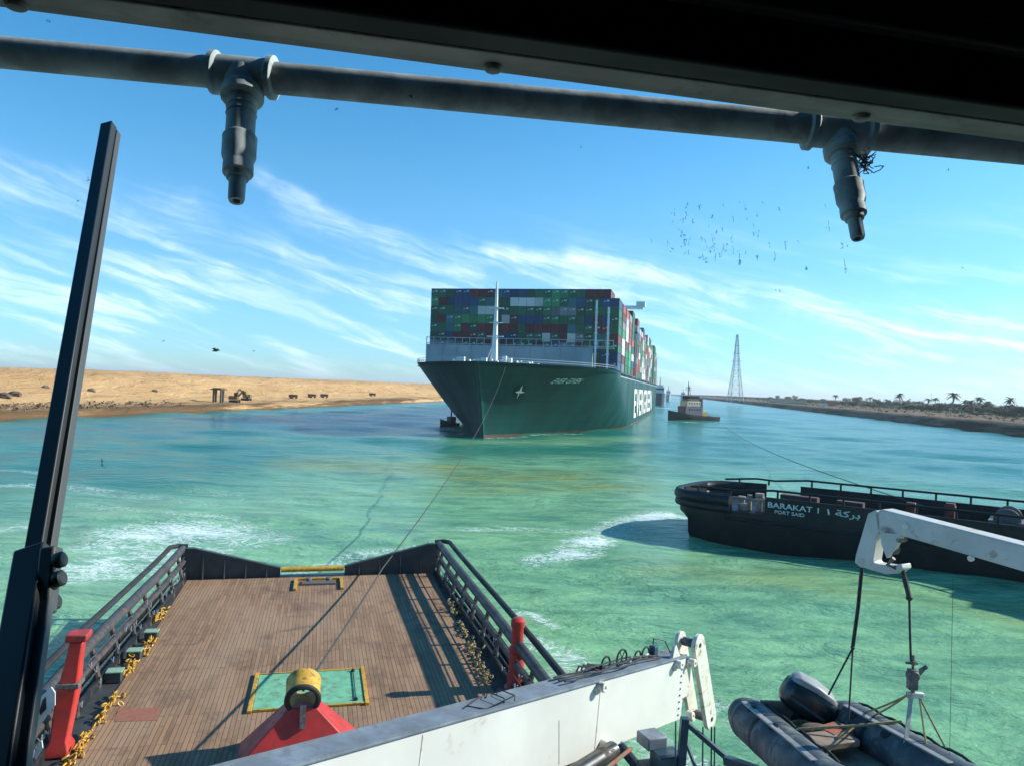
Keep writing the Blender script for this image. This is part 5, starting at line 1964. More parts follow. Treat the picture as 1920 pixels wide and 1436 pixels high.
# ------------------------------------------------------------------ the black tug at the right
def build_black_tug():
    e = Vector((0.80, -0.60, 0)).normalized()
    n = Vector((0.60, 0.80, 0))
    o0 = atz(1276, 1000, 0)
    rz = math.atan2(e.y, e.x)
    t = thing('harbour_tug', 'black tug with white name lettering and open pipe rails cut off by the right edge', 'tugboat', o0 + e * 18 + n * 5, rz)

    def Q(x, y, z):
        return o0 + e * x + n * y + Vector((0, 0, z if z < 1.6 else 1.6 + (z - 1.6) * 0.80))
    W = 10.5
    rings = []
    zt = 2.95
    for x, inx in ((-1.3, 2.6), (-0.6, 1.2), (0.4, .45), (2, .12), (5, 0), (14, 0), (26, 0), (34, .6), (40, 2.4), (44, 4.2), (46, 5.1)):
        under = 1.3 if x < 0.5 else 0.0
        xs = x + (1.4 if x < 0 else 0)
        rings.append([Q(xs, inx + .9 + under * .3, -1.5), Q(xs, inx + .25, 0.2), Q(xs * .4 + x * .6, inx + .06, 1.5), Q(x, inx, 2.0), Q(x, inx, zt + max(0, x - 24) * .05), Q(x, W - inx, zt + max(0, x - 24) * .05), Q(x, W - inx, 2.0), Q(xs, W - inx - .25, 0.2), Q(xs, W - inx - .9, -1.5)])
    MB().loft(rings).part('hull', M['tug_black'], t, smooth=40)
    # bulwark plate: runs up to z 4.75 with a freeing gap near the stern
    for yy in (0.0, W - .12):
        for x0, x1 in ((-.3, 4.2), (7.4, 44)):
            bw = MB()
            st = [x0 + (x1 - x0) * i / 8 for i in range(9)]
            for a, b in zip(st[:-1], st[1:]):
                ia = .5 if a < .5 else (0.03 + max(0, a - 30) * .2)
                ib = .5 if b < .5 else (0.03 + max(0, b - 30) * .2)
                if a < 2:
                    ia, ib = .5 - .4 * max(0, a) / 2, max(.03, .5 - .4 * max(0, b) / 2)
                sg = 1 if yy == 0 else -1
                za = 4.55 + .25 * float(sstep(0, 9, np.array(a)))
                zb = 4.55 + .25 * float(sstep(0, 9, np.array(b)))
                bw.prism([Q(a, yy + sg * ia, zt), Q(b, yy + sg * ib, zt), Q(b, yy + sg * ib, zb), Q(a, yy + sg * ia, za)], n * .12)
            bw.part('bulwark', M['tug_black'], t, smooth=0)
    sb = MB()
    sb.prism([Q(-1.0, 2.6, zt), Q(-1.0, W - 2.6, zt), Q(-.9, W - 2.6, 4.5), Q(-.9, 2.6, 4.5)], e * .14)
    sb.part('bulwark', M['tug_black'], t, smooth=0)
    # rounded stern fender
    fd = MB()
    for z, r in ((3.95, .48), (3.1, .40)):
        fd.tube([Q(4.5, -.10, z), Q(2, -.05, z), Q(.2, .35, z), Q(-.8, 1.3, z), Q(-1.4, 2.8, z), Q(-1.45, W / 2, z), Q(-1.4, W - 2.8, z), Q(-.6, W - 1, z), Q(2, W, z)], r, 12)
    fd.part('fender', M['tug_black'], t, smooth=60)
    ft = MB()
    ft.tube([Q(4, -.05, 2.1), Q(44, -.05, 2.3)], .16, 8)
    ft.part('rubbing_strip', M['tug_black'], t)
    # open pipe rail over the near bulwark and over the far one
    for yy, nm in ((.1, 0), (W - .1, 1)):
        z0 = 5.52
        pts = [Q(0.4, yy + (1.0 if nm == 0 else -1.0), 4.85), Q(3.2, yy, 5.15), Q(5.0, yy, 5.1), Q(8.0, yy, z0), Q(24, yy, z0 + .05), Q(40, yy, z0 + .3)]
        MB().tube(pts, .095, 8).part('rail', M['tug_black'], t)
        for x in [1.5, 4.4] + [8.4 + 2.55 * i for i in range(13)]:
            zz = 5.05 if x < 5 else z0
            MB().tube([Q(x, yy, 4.5), Q(x, yy, zz)], .09, 6).part('post', M['tug_black'], t)
    # deck gear seen over and through the rail
    dg = MB()
    for x, y, w, h in ((4.9, 1.6, .5, 1.1), (5.6, 1.5, .35, 1.3), (6.4, 1.7, .6, 1.5), (6.9, 1.4, .3, 1.2), (5.2, 1.2, .9, .5)):
        dg.lathe(Q(x, y, zt), (0, 0, 1), [(w * .5, 0), (w * .5, h * .75), (w * .62, h * .78), (w * .62, h)], 12)
    dg.tube([Q(4.3, 1.0, 4.2), Q(7.3, 1.0, 4.25)], .09, 8)
    dg.part('mooring_bitts', mat('worn_bitts', (0.30, 0.24, 0.20), 0.6, var=0.4, scale=3), t)
    rb = MB()
    rb.box(Q(9.5, 2.5, 4.6), (3.0, .8, .5), rz)
    rb.box(Q(13.5, 2.5, 4.6), (2.0, .8, .5), rz)
    rb.part('hose_box', mat('dark_maroon', (0.07, 0.025, 0.02), 0.7, var=0.3), t)
    for x, y, h in ((18.0, 1.6, 2.35), (20.6, 1.6, 2.65)):
        p = MB()
        p.box(Q(x, y, zt + h / 2), (.62, .55, h), rz)
        p.box(Q(x, y, zt + h), (.74, .66, .12), rz)
        p.part('bollard', mat('dull_red', (0.15, 0.035, 0.025), 0.7, var=0.35, scale=3), t, bevel=0.03)
    w = MB()
    w.lathe(Q(24, 4.5, 4.4), n, [(.9, 0), (.9, .15), (.55, .2), (.55, 2.2), (.9, 2.25), (.9, 2.4)], 16)
    w.box(Q(24, 5.6, 3.9), (2.4, 2.8, .7), rz)
    w.part('winch', M['dull_steel'], t)
    h = MB()
    h.box(Q(35, W / 2, 5.6), (11, 7, 4.2), rz)
    h.box(Q(36, W / 2, 9.0), (6, 5.2, 2.6), rz)
    h.part('deckhouse', M['tan_house'], t)
    # name on the near side
    def word(body, x, z, size, width=None, sp=1.0):
        vs, fs = text_geo(body, size, 0.0, sp)
        x1 = max(v.x for v in vs)
        k = 1.0 if width is None else width / x1
        mb = MB()
        mb.add([Q(x + v.x * k, -.012, z + v.y) for v in vs], fs)
        mb.part('name_lettering', M['letter_worn'], t, smooth=0)
    word('BARAKAT 1', 7.6, 3.78, .78, 4.1)
    word('PORT SAID', 8.2, 3.22, .50, 2.4)
    word('\u0661 \ufe94\ufedb\ufeae\ufe91', 12.25, 3.75, .82, 2.5)
    return Q(19.2, 2.2, 5.2)


wp_ = build_black_tug()


# ------------------------------------------------------------------ tug in the middle distance, pilot boat, ships far behind
def small_hull(Q, L, W, z_s, z_b, n=9):
    rings = []
    for i in range(n + 1):
        f = i / n
        x = L * f
        b = W / 2 * (min(1, (1 - f) * 3.2 + 0.02) ** .6) * (0.82 + .18 * min(1, f * 6))
        z = z_s + (z_b - z_s) * f ** 2.2
        rings.append([Q(x - .0, -b * .7, -1), Q(x, -b, z * .5), Q(x, -b, z), Q(x, b, z), Q(x, b, z * .5), Q(x, b * .7, -1)])
    return MB().loft(rings)


def build_far_tug():
    # stern at the right, bow to the left
    a, b = atz(1341, 788, 0), atz(1258, 788, 0)
    e = Vector((b.x - a.x, b.y - a.y + 6, 0))
    L = e.length
    e.normalize()
    n = Vector((-e.y, e.x, 0))
    rz = math.atan2(e.y, e.x)
    t = thing('harbour_tug', 'small dark tug with tan stepped wheelhouse and mast crossing behind the tow line', 'tugboat', a + e * L / 2, rz)

    def Q(x, y, z):
        return a + e * x + n * y + Vector((0, 0, z))
    small_hull(Q, L, 8.0, 2.0, 4.6).part('hull', M['black_paint'], t)
    r = MB()
    r.tube([Q(0, -3.2, 2.0), Q(L * .6, -3.9, 2.3), Q(L * .9, -2, 3.6)], .28, 6)
    r.part('fender', M['black_rubber'], t)
    h = MB()
    h.box(Q(L * .55, 0, 4.6), (L * .36, 5.6, 4.2), rz)
    h.part('deckhouse', mat('mauve_house', (0.10, 0.085, 0.12), 0.6, var=.25), t)
    h = MB()
    h.box(Q(L * .55, 0, 7.9), (L * .28, 5.0, 2.6), rz)
    h.part('deckhouse', M['tan_house'], t)
    wb = MB()
    wb.box(Q(L * .54, 0, 10.4), (L * .22, 4.4, 2.4), rz)
    wb.box(Q(L * .54, 0, 11.7), (L * .25, 4.9, .25), rz)
    wo = wb.part('wheelhouse', M['dull_steel'], t)
    wn = MB()
    wn.box(Q(L * .54, 0, 10.75), (L * .222, 4.44, 1.0), rz)
    wn.part('window', M['glass_dark'], wo)
    for zz, w0 in ((5.2, 5.7), (8.2, 5.1)):
        wn = MB()
        for k in range(5):
            wn.box(Q(L * (.43 + .055 * k), 0, zz), (.55, w0, .7), rz)
        wn.part('window', M['glass_dark'], t)
    rl = MB()
    for x in [L * .05 + k * L * .06 for k in range(6)]:
        rl.tube([Q(x, 3.2, 2.2), Q(x, 3.2, 3.4)], .07, 5)
        rl.tube([Q(x, -3.2, 2.2), Q(x, -3.2, 3.4)], .07, 5)
    for y in (-3.2, 3.2):
        rl.tube([Q(L * .05, y, 3.4), Q(L * .36, y, 3.4)], .07, 5)
    for z0, x0, x1, yy in ((6.8, .37, .74, 2.9), (9.3, .41, .70, 2.6)):
        for y in (-yy, yy):
            rl.tube([Q(L * x0, y, z0 + .9), Q(L * x1, y, z0 + .9)], .06, 5)
            for k in range(6):
                rl.tube([Q(L * (x0 + (x1 - x0) * k / 5), y, z0), Q(L * (x0 + (x1 - x0) * k / 5), y, z0 + .9)], .05, 5)
    rl.part('rail', M['dull_steel'], t)
    ms = MB()
    ms.tube([Q(L * .60, 0, 11.7), Q(L * .60, 0, 18.5)], [.35, .15], 6)
    ms.tube([Q(L * .55, 0, 11.7), Q(L * .59, 0, 16.5)], .15, 6)
    ms.beam(Q(L * .60, -1.6, 15.5), Q(L * .60, 1.6, 15.5), .25, .25)
    ms.beam(Q(L * .53, 0, 14.6), Q(L * .66, 0, 14.6), .25, .25)
    ms.part('mast', M['dull_steel'], t)
    fn = MB()
    for y in (-1.7, 1.7):
        fn.box(Q(L * .38, y, 8.2), (1.4, 1.1, 4.6), rz)
    fn.part('funnel', M['black_paint'], t)
    rg = MB()
    rg.box(Q(L * .28, 0, 3.2), (3.4, 2.6, 2.0), rz)
    rg.part('winch', M['yellow'], t)
    bw = MB()
    for x in (.75, .82, .88):
        bw.tube([Q(L * x, -2, 3.5), Q(L * x, -2, 5.2)], .12, 5)
    bw.part('post', M['ship_white'], t)
    return Q(1.5, -1.0, 3.0)


ft_ = build_far_tug()
m = MB()
m.tube(catenary(wp_, ft_, 3.0, 50), 0.05, 6)
tag(m.top('tow_line', M['rope_dark'], wp_), 'thin line running from the black tug deck across the water to the small distant tug', 'tow line')


def build_pilot_boat():
    a = atz(858, 801, 0)
    e = Vector((-.75, -.66, 0)).normalized()
    n = Vector((-e.y, e.x, 0))
    rz = math.atan2(e.y, e.x)
    t = thing('pilot_boat', 'small black launch with a tall mast lying under the ship left bow', 'launch', a, rz)

    def Q(x, y, z):
        return a + e * x + n * y + Vector((0, 0, z))
    small_hull(Q, 6.5, 2.6, 1.4, 2.6).part('hull', M['black_paint'], t)
    h = MB()
    h.box(Q(2.4, 0, 2.3), (2.0, 1.9, 2.0), rz)
    h.part('cabin', M['dark_plate'], t)
    h = MB()
    h.tube([Q(2.5, 0, 3.2), Q(2.5, 0, 7.6)], [.24, .14], 6)
    h.part('mast', M['black_paint'], t)


build_pilot_boat()


def build_far_ships():
    for i, (px, py, wpx, hh, lab, hm) in enumerate(((1237, 760, 19, 20, 'dark blue ship seen end on just astern of the container ship', 'blue_steel'),
                                                    (1253, 752, 9, 17, 'hazy grey vessel farthest down the canal, beside the dark blue ship', 'ship_grey'),
                                                    (1281, 751, 9, 15, 'pale distant vessel low on the water behind the small tug', 'ship_grey'))):
        a = atz(px, py, 0)
        if a.y > 1500:
            a = a * (1500 / a.y)
            a.z = 0
        W = wpx * a.y / FPX
        e = (-a).normalized()
        e = Vector((-CA.x, -CA.y, 0))
        n = Vector((-e.y, e.x, 0))
        rz = math.atan2(e.y, e.x)
        t = thing('distant_ship', lab, 'ship', a, rz, 'ships far down the canal')

        def Q(x, y, z):
            return a + e * x + n * y + Vector((0, 0, z))
        z1 = hh * .62
        L = W * 3
        rings = []
        for f, b in ((-1, .85), (-.5, 1), (-.2, 1), (-.05, .72), (0, .35)):
            rings.append([Q(L * f, -W / 2 * b * .8, -1), Q(L * f, -W / 2 * b, z1), Q(L * f, W / 2 * b, z1), Q(L * f, W / 2 * b * .8, -1)])
        MB().loft(rings).part('hull', M[hm], t)
        h = MB()
        h.box(Q(-L * .55, 0, z1 + hh * .16), (L * .3, W * .8, hh * .32), rz)
        h.box(Q(-L * .5, 0, z1 + hh * .36), (L * .16, W * .6, hh * .1), rz)
        h.part('superstructure', M['ship_white'], t)
        w = MB()
        w.box(Q(-L * .55, 0, z1 + hh * .2), (L * .302, W * .805, hh * .08), rz)
        w.part('window', M['glass_dark'], t)
        h = MB()
        h.tube([Q(-L * .5, 0, z1 + hh * .4), Q(-L * .5, 0, z1 + hh * .8)], [.5, .25], 6)
        h.part('mast', M['dull_steel'], t)


build_far_ships()


# ------------------------------------------------------------------ things on the left bank
def build_left_bank():
    p = on_left(410, 16)
    sc_ = 1.0
    t = thing('shelter', 'open roofed shelter on two legs standing on the sandy shelf', 'shelter', p, -.2)
    r = MB()
    r.box(p + Vector((0, 0, 5.3)), (5.0, 4.0, .5), -.2)
    r.box(p + Vector((0, 0, 5.7)), (3.6, 3.0, .4), -.2)
    r.part('roof', M['wood_dark'], t)
    for dx in (-1.5, 1.5):
        for dy in (-1.2, 1.2):
            MB().box(p + Vector((dx, dy, 2.5)), (.7, .5, 5.2), -.2).part('leg', M['wood_dark'] if dx < 0 else M['dull_steel'], t)
    # tracked excavators and trucks
    for i, (px, w, flip, lab) in enumerate(((440, 14, 1, 'dark excavator nearest the open shelter on the sandy shelf'), (462, 22, -1, 'dark excavator farther from the shelter, boom raised to the right'))):
        p = on_left(px, w)
        t = thing('excavator', lab, 'excavator', p, 0, 'machines on the sandy shelf')
        for y in (-1.2, 1.2):
            tr = MB()
            tr.tube([p + Vector((-1.9, y, .5)), p + Vector((1.9, y, .5))], .55, 8)
            tr.part('track', M['track'], t)
        MB().box(p + Vector((-.4 * flip, 0, 2.0)), (3.6, 2.6, 1.5)).part('body', M['machine'], t, bevel=.1)
        cb = MB()
        cb.box(p + Vector((.8 * flip, -.7, 3.4)), (1.5, 1.2, 1.6))
        cb.part('cab', M['track'], t, bevel=.1)
        bm_ = MB()
        bm_.beam(p + Vector((1.0 * flip, .5, 2.4)), p + Vector((3.4 * flip, .5, 5.0)), .5, .6)
        bm_.beam(p + Vector((3.4 * flip, .5, 5.0)), p + Vector((5.2 * flip, .5, 2.6)), .4, .45)
        bm_.part('boom', M['machine'], t)
        MB().box(p + Vector((5.2 * flip, .5, 2.1)), (1.0, 1.0, .9)).part('bucket', M['track'], t, bevel=.08)
    for i, (px, w, lab) in enumerate(((550, 24, 'dark parked truck, left of three along the sand beyond the excavators'), (585, 26, 'dark parked truck, middle of three along the sand beyond the excavators'), (608, 27, 'dark parked truck, right of three along the sand beyond the excavators'), (698, 30, 'small dark truck alone on the far sand near the ship bow'))):
        p = on_left(px, w)
        t = thing('truck', lab, 'truck', p, .1, 'trucks parked on the sand')
        MB().box(p + Vector((-.8, 0, 2.0)), (4.4, 2.4, 1.9), .1).part('cargo_bed', M['wood_dark'], t, bevel=.08)
        MB().box(p + Vector((2.4, .25, 1.9)), (1.7, 2.3, 2.1), .1).part('cab', M['machine'], t, bevel=.15)
        for x in (-2, -.6, 2.3):
            MB().lathe(p + Vector((x, -1.25, .5)), (0, 1, 0), [(.5, 0), (.5, 2.5)], 10).part('wheel', M['track'], t)
        t.scale = (.72, .72, .72)
    # rocks and scrub
    rng = random.Random(14)
    spots = [(6, 34, 1.5, 'dark boulder at the far left edge of the sand'), (26, 37, 1.3, 'dark boulder second from the left edge of the sand'), (172, 40, 1.0, 'low dark boulder just right of the wiper arm'),
             (84, 48, .9, 'lone boulder high on the sand left of the wiper arm'), (290, 40, .8, 'small boulder on the slope left of the shelter')]
    for px, w, r, lab in spots:
        p = on_left(px, w)
        b = MB()
        b.ball(p + Vector((0, 0, r * .3)), (r * 1.6, r, r * .8), 7)
        b.v = [tuple(Vector(q) + Vector((rng.uniform(-.25, .25), rng.uniform(-.25, .25), rng.uniform(-.2, .2))) * r) for q in b.v]
        tag(b.top('boulder', M['wood_dark'] if px < 60 else M['stone'], p), lab, 'boulder', 'boulders on the sand')
    # low brown scrub on the near shelf, beyond counting
    sm = MB()
    for i in range(420):
        px = rng.choice([rng.uniform(-60, 260), rng.uniform(-60, 380), rng.uniform(-60, 90)])
        w = rng.uniform(5, 24)
        a = None
        p0 = L0 + CA * rng.uniform(-60, 95) + LN * w
        a = (p0 - L0).dot(CA)
        if rng.random() > 1.15 - max(0, a + 10) / 110:
            continue
        z = float(left_h(np.array([a]), np.array([w]))[0])
        for k in range(7):
            c = Vector((p0.x + rng.gauss(0, .6), p0.y + rng.gauss(0, .6), z + rng.uniform(.05, .7)))
            d1 = Vector((rng.gauss(0, 1), rng.gauss(0, 1), rng.gauss(0, .6))).normalized() * rng.uniform(.25, .6)
            d2 = Vector((rng.gauss(0, 1), rng.gauss(0, 1), rng.gauss(0, 1))).normalized() * rng.uniform(.15, .4)
            sm.add([c - d1, c + d2, c + d1, c - d2], [(0, 1, 2, 3)])
    o = sm.top('scrub', M['dry_leaf'], L0 + LN * 10, 0, smooth=0, fix=False)
    tag(o, 'low brown scrub along the near sandy shelf', 'scrub', kind='stuff')


build_left_bank()


# ------------------------------------------------------------------ palms, bushes, buildings and pylon on the right bank
def palm_meshes(seed):
    rng = random.Random(seed)
    tr = MB()
    lean = Vector((rng.uniform(-.6, .6), rng.uniform(-.3, .3), 0))
    pts = [Vector((0, 0, 0)) + lean * (f * f) + Vector((0, 0, 7.0 * f)) for f in (-.04, .2, .5, .8, 1)]
    tr.tube(pts, [.34, .28, .23, .2, .22], 7)
    top = pts[-1]
    cr = MB()
    for k in range(22):
        az = 2 * math.pi * k / 22 + rng.uniform(-.2, .2)
        el = rng.uniform(-.35, 1.15)
        L = rng.uniform(2.6, 3.6)
        d = Vector((math.cos(az), math.sin(az), 0))
        prev = None
        side = Vector((-d.y, d.x, 0))
        for j in range(6):
            f = j / 5
            p = top + d * (L * f * math.cos(el * (1 - f * .5))) + Vector((0, 0, L * f * math.sin(el) - 1.5 * f * f * L * .42))
            w = .42 * math.sin(math.pi * min(1, .15 + f * .85)) + .03
            cur = (p + side * w - Vector((0, 0, w * .5)), p, p - side * w - Vector((0, 0, w * .5)))
            if prev and rng.random() > .06:
                cr.add([prev[0], cur[0], cur[1], prev[1]], [(0, 1, 2, 3)])
                cr.add([prev[1], cur[1], cur[2], prev[2]], [(0, 1, 2, 3)])
            prev = cur
    return tr.mesh('trunk', M['bark']), cr.mesh('crown', M['palm_leaf'], None, 0, False)


def bush_meshes(seed, leaf):
    rng = random.Random(seed)
    tr = MB()
    for k in range(4):
        a = rng.uniform(0, 6.28)
        tr.tube([Vector((0, 0, -.2)), Vector((.3 * math.cos(a), .3 * math.sin(a), .9)), Vector((1.1 * math.cos(a), 1.1 * math.sin(a), 2.2))], [.16, .11, .05], 5)
    cr = MB()
    lobes = [(Vector((rng.gauss(0, 1.2), rng.gauss(0, 1.1), rng.uniform(1.0, 3.1))), rng.uniform(.7, 1.4)) for _ in range(9)]
    for c, r in lobes:
        for i in range(75):
            d = Vector((rng.gauss(0, 1), rng.gauss(0, 1), rng.gauss(0, .85))).normalized() * (r * rng.uniform(.35, 1.05))
            p = c + d
            if p.z < .05:
                continue
            u = Vector((rng.gauss(0, 1), rng.gauss(0, 1), rng.gauss(0, 1))).normalized()
            v = u.orthogonal().normalized()
            s = rng.uniform(.14, .34)
            cr.add([p - u * s, p + v * s * .6, p + u * s, p - v * s * .6], [(0, 1, 2, 3)])
    return tr.mesh('trunk', M['bark']), cr.mesh('crown', leaf, None, 0, False)


def plant(name, meshes, p, s, rz, label, cat, group):
    o = bpy.data.objects.new(name, None)
    COL.objects.link(o)
    o.location = p
    o.rotation_euler = (0, 0, rz)
    o.scale = s if isinstance(s, tuple) else (s, s, s)
    tag(o, label, cat, group)
    for nm, me in zip(('trunk', 'crown'), meshes):
        c = bpy.data.objects.new(nm, me)
        COL.objects.link(c)
        c.parent = o


def build_right_bank():
    rng = random.Random(6)
    palms = [palm_meshes(i) for i in range(4)]
    bushes = [bush_meshes(i, M['bush_leaf'] if i % 3 else M['dry_leaf']) for i in range(5)]
    pal = [(1565, 90, 1.0, 'palm rising just behind the red walled building'), (1612, 95, .85, 'short palm in the dark clump right of the red walled building'), (1688, 100, 1.15, 'tall palm standing alone halfway along the right bank trees'),
           (1740, 95, .8, 'short palm leaning over bushes right of the lone tall palm'), (1752, 105, .85, 'palm touching the crown of the tallest palm on its left'), (1786, 80, 1.25, 'tallest palm on the right bank, with a broad crown'),
           (1810, 110, .75, 'thin small palm first right of the tallest palm'), (1822, 112, .75, 'thin small palm second right of the tallest palm'), (1838, 100, .95, 'palm in the gap between the small palms and the brick block'),
           (1852, 115, .7, 'smallest palm near the brick block'), (1897, 95, .95, 'palm beside the brick block at the right edge'), (1632, 100, .8, 'palm at the right end of the dark clump'), (1660, 110, .7, 'low palm between the dark clump and the lone tall palm')]
    for i, (px, w, s, lab) in enumerate(pal):
        p = on_right(px, w)
        plant('palm_tree', palms[i % 4], p - Vector((0, 0, .2)), s * 1.55, rng.uniform(0, 6), lab, 'palm tree', 'palms on the right bank')
    where = ['behind the long low wall, %s from its left end', 'between the two buildings, %s bush from the left', 'in the row under the palms, %s bush from the red walled building', 'in the back row near the brick block, %s from the left', 'in the rearmost row along the skyline, %s from the left']
    rows = [(0, [1432, 1448, 1466, 1484, 1500, 1515, 1530], 60, .8), (2, [1578, 1592, 1604, 1618, 1630, 1644, 1656, 1672, 1684, 1700, 1716, 1732, 1748, 1766], 78, .9), (3, [1778, 1794, 1812, 1830, 1846, 1862, 1876, 1890], 85, .85),
            (4, [1440, 1456, 1474, 1490, 1508, 1522, 1545, 1586, 1610, 1638, 1664, 1692, 1722, 1752, 1784, 1818, 1852, 1884], 125, 1.2)]
    tones = ['dry olive bush ', 'dark green bush ', 'dark green bush ']
    for wi, xs, w0, s0 in rows:
        for k, px in enumerate(xs):
            p = on_right(px + rng.uniform(-3, 3), w0 + rng.uniform(-14, 25))
            bi = rng.randrange(5)
            s = s0 * rng.uniform(1.3, 2.3)
            plant('bush', bushes[bi], p - Vector((0, 0, .15)), (s * rng.uniform(1.0, 1.6), s, s * rng.uniform(.8, 1.15)), rng.uniform(0, 6), ('dry olive bush ' if bi % 3 == 0 else 'dark green bush ') + where[wi] % ORD[k], 'bush', 'bushes on the right bank')
    for gi, (x0, w0, where_) in enumerate(((1570, 62, 'in the front row under the palms, %s from the red walled house'), (1752, 60, 'in the front row near the brick block, %s from its left end'), (1575, 100, 'in the middle row under the palms, %s from the red walled house'), (1752, 100, 'in the middle row near the brick block, %s from its left end'))):
        for k in range(15):
            p = on_right(x0 + k * 11.5 + rng.uniform(-4, 4), w0 + rng.uniform(-8, 16))
            bi = rng.choice([1, 2, 4])
            s = rng.uniform(.75, 1.6)
            plant('bush', bushes[bi], p - Vector((0, 0, .2)), (s * rng.uniform(1.2, 2.0), s * 1.2, s * rng.uniform(.8, 1.1)), rng.uniform(0, 6), 'grey green bush ' + where_ % ORD[k], 'bush', 'bushes on the right bank')
    # scattered low scrub right at the bank, one mass
    sm = MB()
    for i in range(3600):
        a = rng.uniform(-30, 900)
        w = rng.choice([rng.uniform(14, 120), rng.uniform(60, 130), rng.uniform(90, 150)])
        p0 = R0 + CA * a + RN * w
        z = float(right_h(np.array([a]), np.array([w]))[0])
        for k in range(4):
            c = Vector((p0.x + rng.gauss(0, .7), p0.y + rng.gauss(0, .7), z + rng.uniform(.05, .9 + 1.6 * float(w > 60))))
            d1 = Vector((rng.gauss(0, 1), rng.gauss(0, 1), rng.gauss(0, .6))).normalized() * rng.uniform(.3, .9)
            d2 = Vector((rng.gauss(0, 1), rng.gauss(0, 1), rng.gauss(0, 1))).normalized() * rng.uniform(.2, .5)
            sm.add([c - d1, c + d2, c + d1, c - d2], [(0, 1, 2, 3)])
    o = sm.top('scrub', M['bush_leaf'], R0 + RN * 30, 0, smooth=0, fix=False)
    tag(o, 'low scrub scattered over the right bank', 'scrub', kind='stuff')
    # far tree line as one mass
    sm = MB()
    for i in range(2600):
        a = rng.uniform(700, 3200)
        w = rng.uniform(40, 160)
        p0 = R0 + CA * a + RN * w
        z = 6.0
        for k in range(3):
            c = Vector((p0.x + rng.gauss(0, 2.4), p0.y + rng.gauss(0, 2.4), z + rng.uniform(.2, 4.0)))
            d1 = Vector((rng.gauss(0, 1), rng.gauss(0, 1), rng.gauss(0, .6))).normalized() * rng.uniform(.8, 1.9)
            d2 = Vector((rng.gauss(0, 1), rng.gauss(0, 1), rng.gauss(0, 1))).normalized() * rng.uniform(.6, 1.4)
            sm.add([c - d1, c + d2, c + d1, c - d2], [(0, 1, 2, 3)])
    o = sm.top('far_trees', M['bush_leaf'], R0 + CA * 1500 + RN * 60, 0, smooth=0, fix=False)
    tag(o, 'far strip of trees along the right bank under the pylon', 'trees', kind='stuff')
    # low wall / building
    al = math.atan2(CA.y, CA.x)
    p = on_right(1506, 34)
    q = on_right(1448, 34)
    t = thing('low_building', 'long low sandy building on the right bank, right of the pylon', 'building', p, al)
    b = MB()
    b.box((p + q) / 2 + Vector((0, 0, 1.8)), ((p - q).length, 8, 4.4), al)
    b.part('wall', M['plaster'], t, smooth=0)
    b = MB()
    b.box((p + q) / 2 + Vector((0, 0, 4.15)), ((p - q).length + .6, 8.6, .3), al)
    b.part('roof', M['stone'], t, smooth=0)
    for f in (.2, .4, .6, .8):
        w = MB()
        w.box(q.lerp(p, f) + Vector((LN.x, LN.y, 0)) * 4.0 + Vector((0, 0, 2.2)), (4.5, .16, 1.3), al)
        w.part('window', M['glass_dark'], t, smooth=0)
    p = on_right(1556, 48)
    t = thing('house', 'small house with a red side wall and bright white front at the bank edge', 'house', p, al)
    b = MB()
    b.box(p + Vector((0, 0, 2.4)), (13, 9, 5.6), al)
    b.part('wall', M['plaster_red'], t, smooth=0)
    b = MB()
    b.box(p + Vector((LN.x, LN.y, 0)) * 6.6 - CA * 3 + Vector((0, 0, 1.0)), (16, 4, 2.8), al)
    b.part('porch', M['plaster_white'], t, smooth=0)
    b = MB()
    b.box(p + Vector((0, 0, 5.35)), (13.8, 9.8, .35), al)
    b.part('roof', M['plaster'], t, smooth=0)
    w = MB()
    w.box(p + Vector((LN.x, LN.y, 0)) * 4.5 + Vector((0, 0, 3.8)), (2, .16, 1.2), al)
    w.part('window', M['glass_dark'], t, smooth=0)
    p = on_right(1918, 78)
    t = thing('brick_block', 'flat roofed brick block cut off by the right edge behind the bank', 'building', p, al)
    b = MB()
    b.box(p + Vector((0, 0, 2.7)), (11, 9, 6.2), al)
    b.part('wall', M['plaster_red'], t, smooth=0)
    b = MB()
    b.box(p + Vector((0, 0, 5.95)), (11.8, 9.8, .3), al)
    b.part('roof', M['plaster'], t, smooth=0)
    w = MB()
    w.box(p + Vector((LN.x, LN.y, 0)) * 4.5 + Vector((0, 0, 3.2)), (2, .16, 1.4), al)
    w.part('window', M['glass_dark'], t, smooth=0)
    # small pale hut near the waterline
    p = on_right(1438, 22)
    t = thing('hut', 'small pale hut on the bank edge left of the long low building', 'hut', p, al)
    MB().box(p + Vector((0, 0, 1.2)), (7, 5, 3.0), al).part('wall', M['plaster_white'], t, smooth=0)
    MB().box(p + Vector((0, 0, 2.85)), (7.6, 5.6, .3), al).part('roof', M['stone'], t, smooth=0)
    # lattice pylon
    Y = 1000.0
    b0 = aty(1378.5, 752, Y)
    b0.z = 5.0
    topz = aty(1380, 628, Y).z
    H = topz - b0.z
    t = thing('pylon', 'tall tapering lattice power pylon on the right bank', 'pylon', b0)
    half = 12.0 * Y / FPX

    def leg(sx, sy, f):
        w = half * ((1 - f) ** 1.15 * .97 + .03)
        if f > .55:
            w = half * max(.055, (1 - .55) ** 1.15 - (f - .55) * .62)
        return b0 + Vector((sx * w, sy * w, H * f))
    fs = [0, .12, .24, .36, .46, .55, .63, .71, .79, .87, .94, 1.0]
    for sx in (-1, 1):
        for sy in (-1, 1):
            MB().tube([leg(sx, sy, f) for f in fs], [.5 - .25 * f for f in fs], 5).part('leg', M['pylon'], t)
    br = MB()
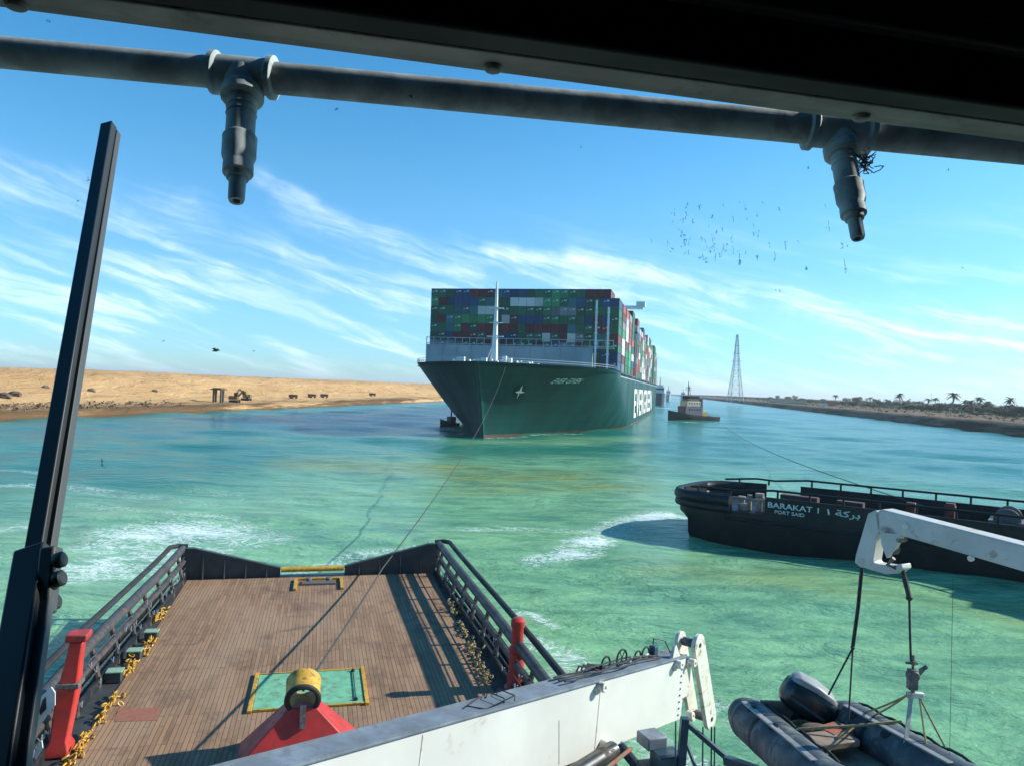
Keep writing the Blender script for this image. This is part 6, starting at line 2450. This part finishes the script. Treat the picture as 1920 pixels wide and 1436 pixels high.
    for i in range(len(fs) - 1):
        for (a, b) in (((-1, -1), (1, -1)), ((1, -1), (1, 1)), ((1, 1), (-1, 1)), ((-1, 1), (-1, -1))):
            br.tube([leg(*a, fs[i]), leg(*b, fs[i + 1])], .22, 4)
            br.tube([leg(*b, fs[i]), leg(*a, fs[i + 1])], .22, 4)
            br.tube([leg(*a, fs[i + 1]), leg(*b, fs[i + 1])], .25, 4)
    br.part('bracing', M['pylon'], t)
    ar = MB()
    for f, w in ((.60, 7), (.72, 5.5), (.84, 4)):
        ar.beam(b0 + Vector((-w, 0, H * f)), b0 + Vector((w, 0, H * f)), .6, .6)
    ar.part('cross_arm', M['pylon'], t)
    # slim mast on the bank
    p = on_right(1745, 110)
    t = thing('lamp_mast', 'slim dark mast standing among the palms on the right bank', 'mast', p)
    MB().tube([p, p + Vector((0, 0, 13.5))], [.16, .09], 6).part('pole', M['dull_steel'], t)
    MB().box(p + Vector((0, 0, 13.6)), (1.0, .5, .4)).part('lamp_head', M['dull_steel'], t)


build_right_bank()


# ------------------------------------------------------------------ a bird over the dunes
def build_bird():
    c = aty(405, 658, 60)
    b = MB()
    b.loft([[c + Vector((x, .0 + r * math.cos(a), r * math.sin(a) + z)) for a in [2 * math.pi * k / 8 for k in range(8)]] for x, r, z in ((-.34, .015, -.05), (-.18, .06, -.02), (0, .09, 0), (.16, .07, .03), (.24, .05, .06), (.32, .015, .06))])
    for s in (-1, 1):
        b.prism([c + Vector((.10, s * .06, .03)), c + Vector((.06, s * .30, .20)), c + Vector((-.12, s * .58, .14)), c + Vector((-.16, s * .3, .12)), c + Vector((-.12, s * .06, .02))], (0, 0, .02))
    o = b.top('bird', M['feather'], c)
    tag(o, 'small dark bird flying low over the dunes', 'bird')


build_bird()


# ------------------------------------------------------------------ the air: one even box of thin haze
def build_haze():
    m = bpy.data.materials.new('haze')
    m.use_nodes = True
    t = NT(m.node_tree)
    t.n.clear()
    v = t.new('ShaderNodeVolumePrincipled', {'Color': (0.86, 0.93, 0.95), 'Density': 0.00010, 'Anisotropy': 0.2})
    t.l.new(v.outputs[0], t.new('ShaderNodeOutputMaterial').inputs['Volume'])
    b = MB()
    b.box((0, 0, 60), (64000, 64000, 128))
    o = b.top('haze', m, (0, 0, 0), smooth=0)
    tag(o, kind='stuff')


build_haze()
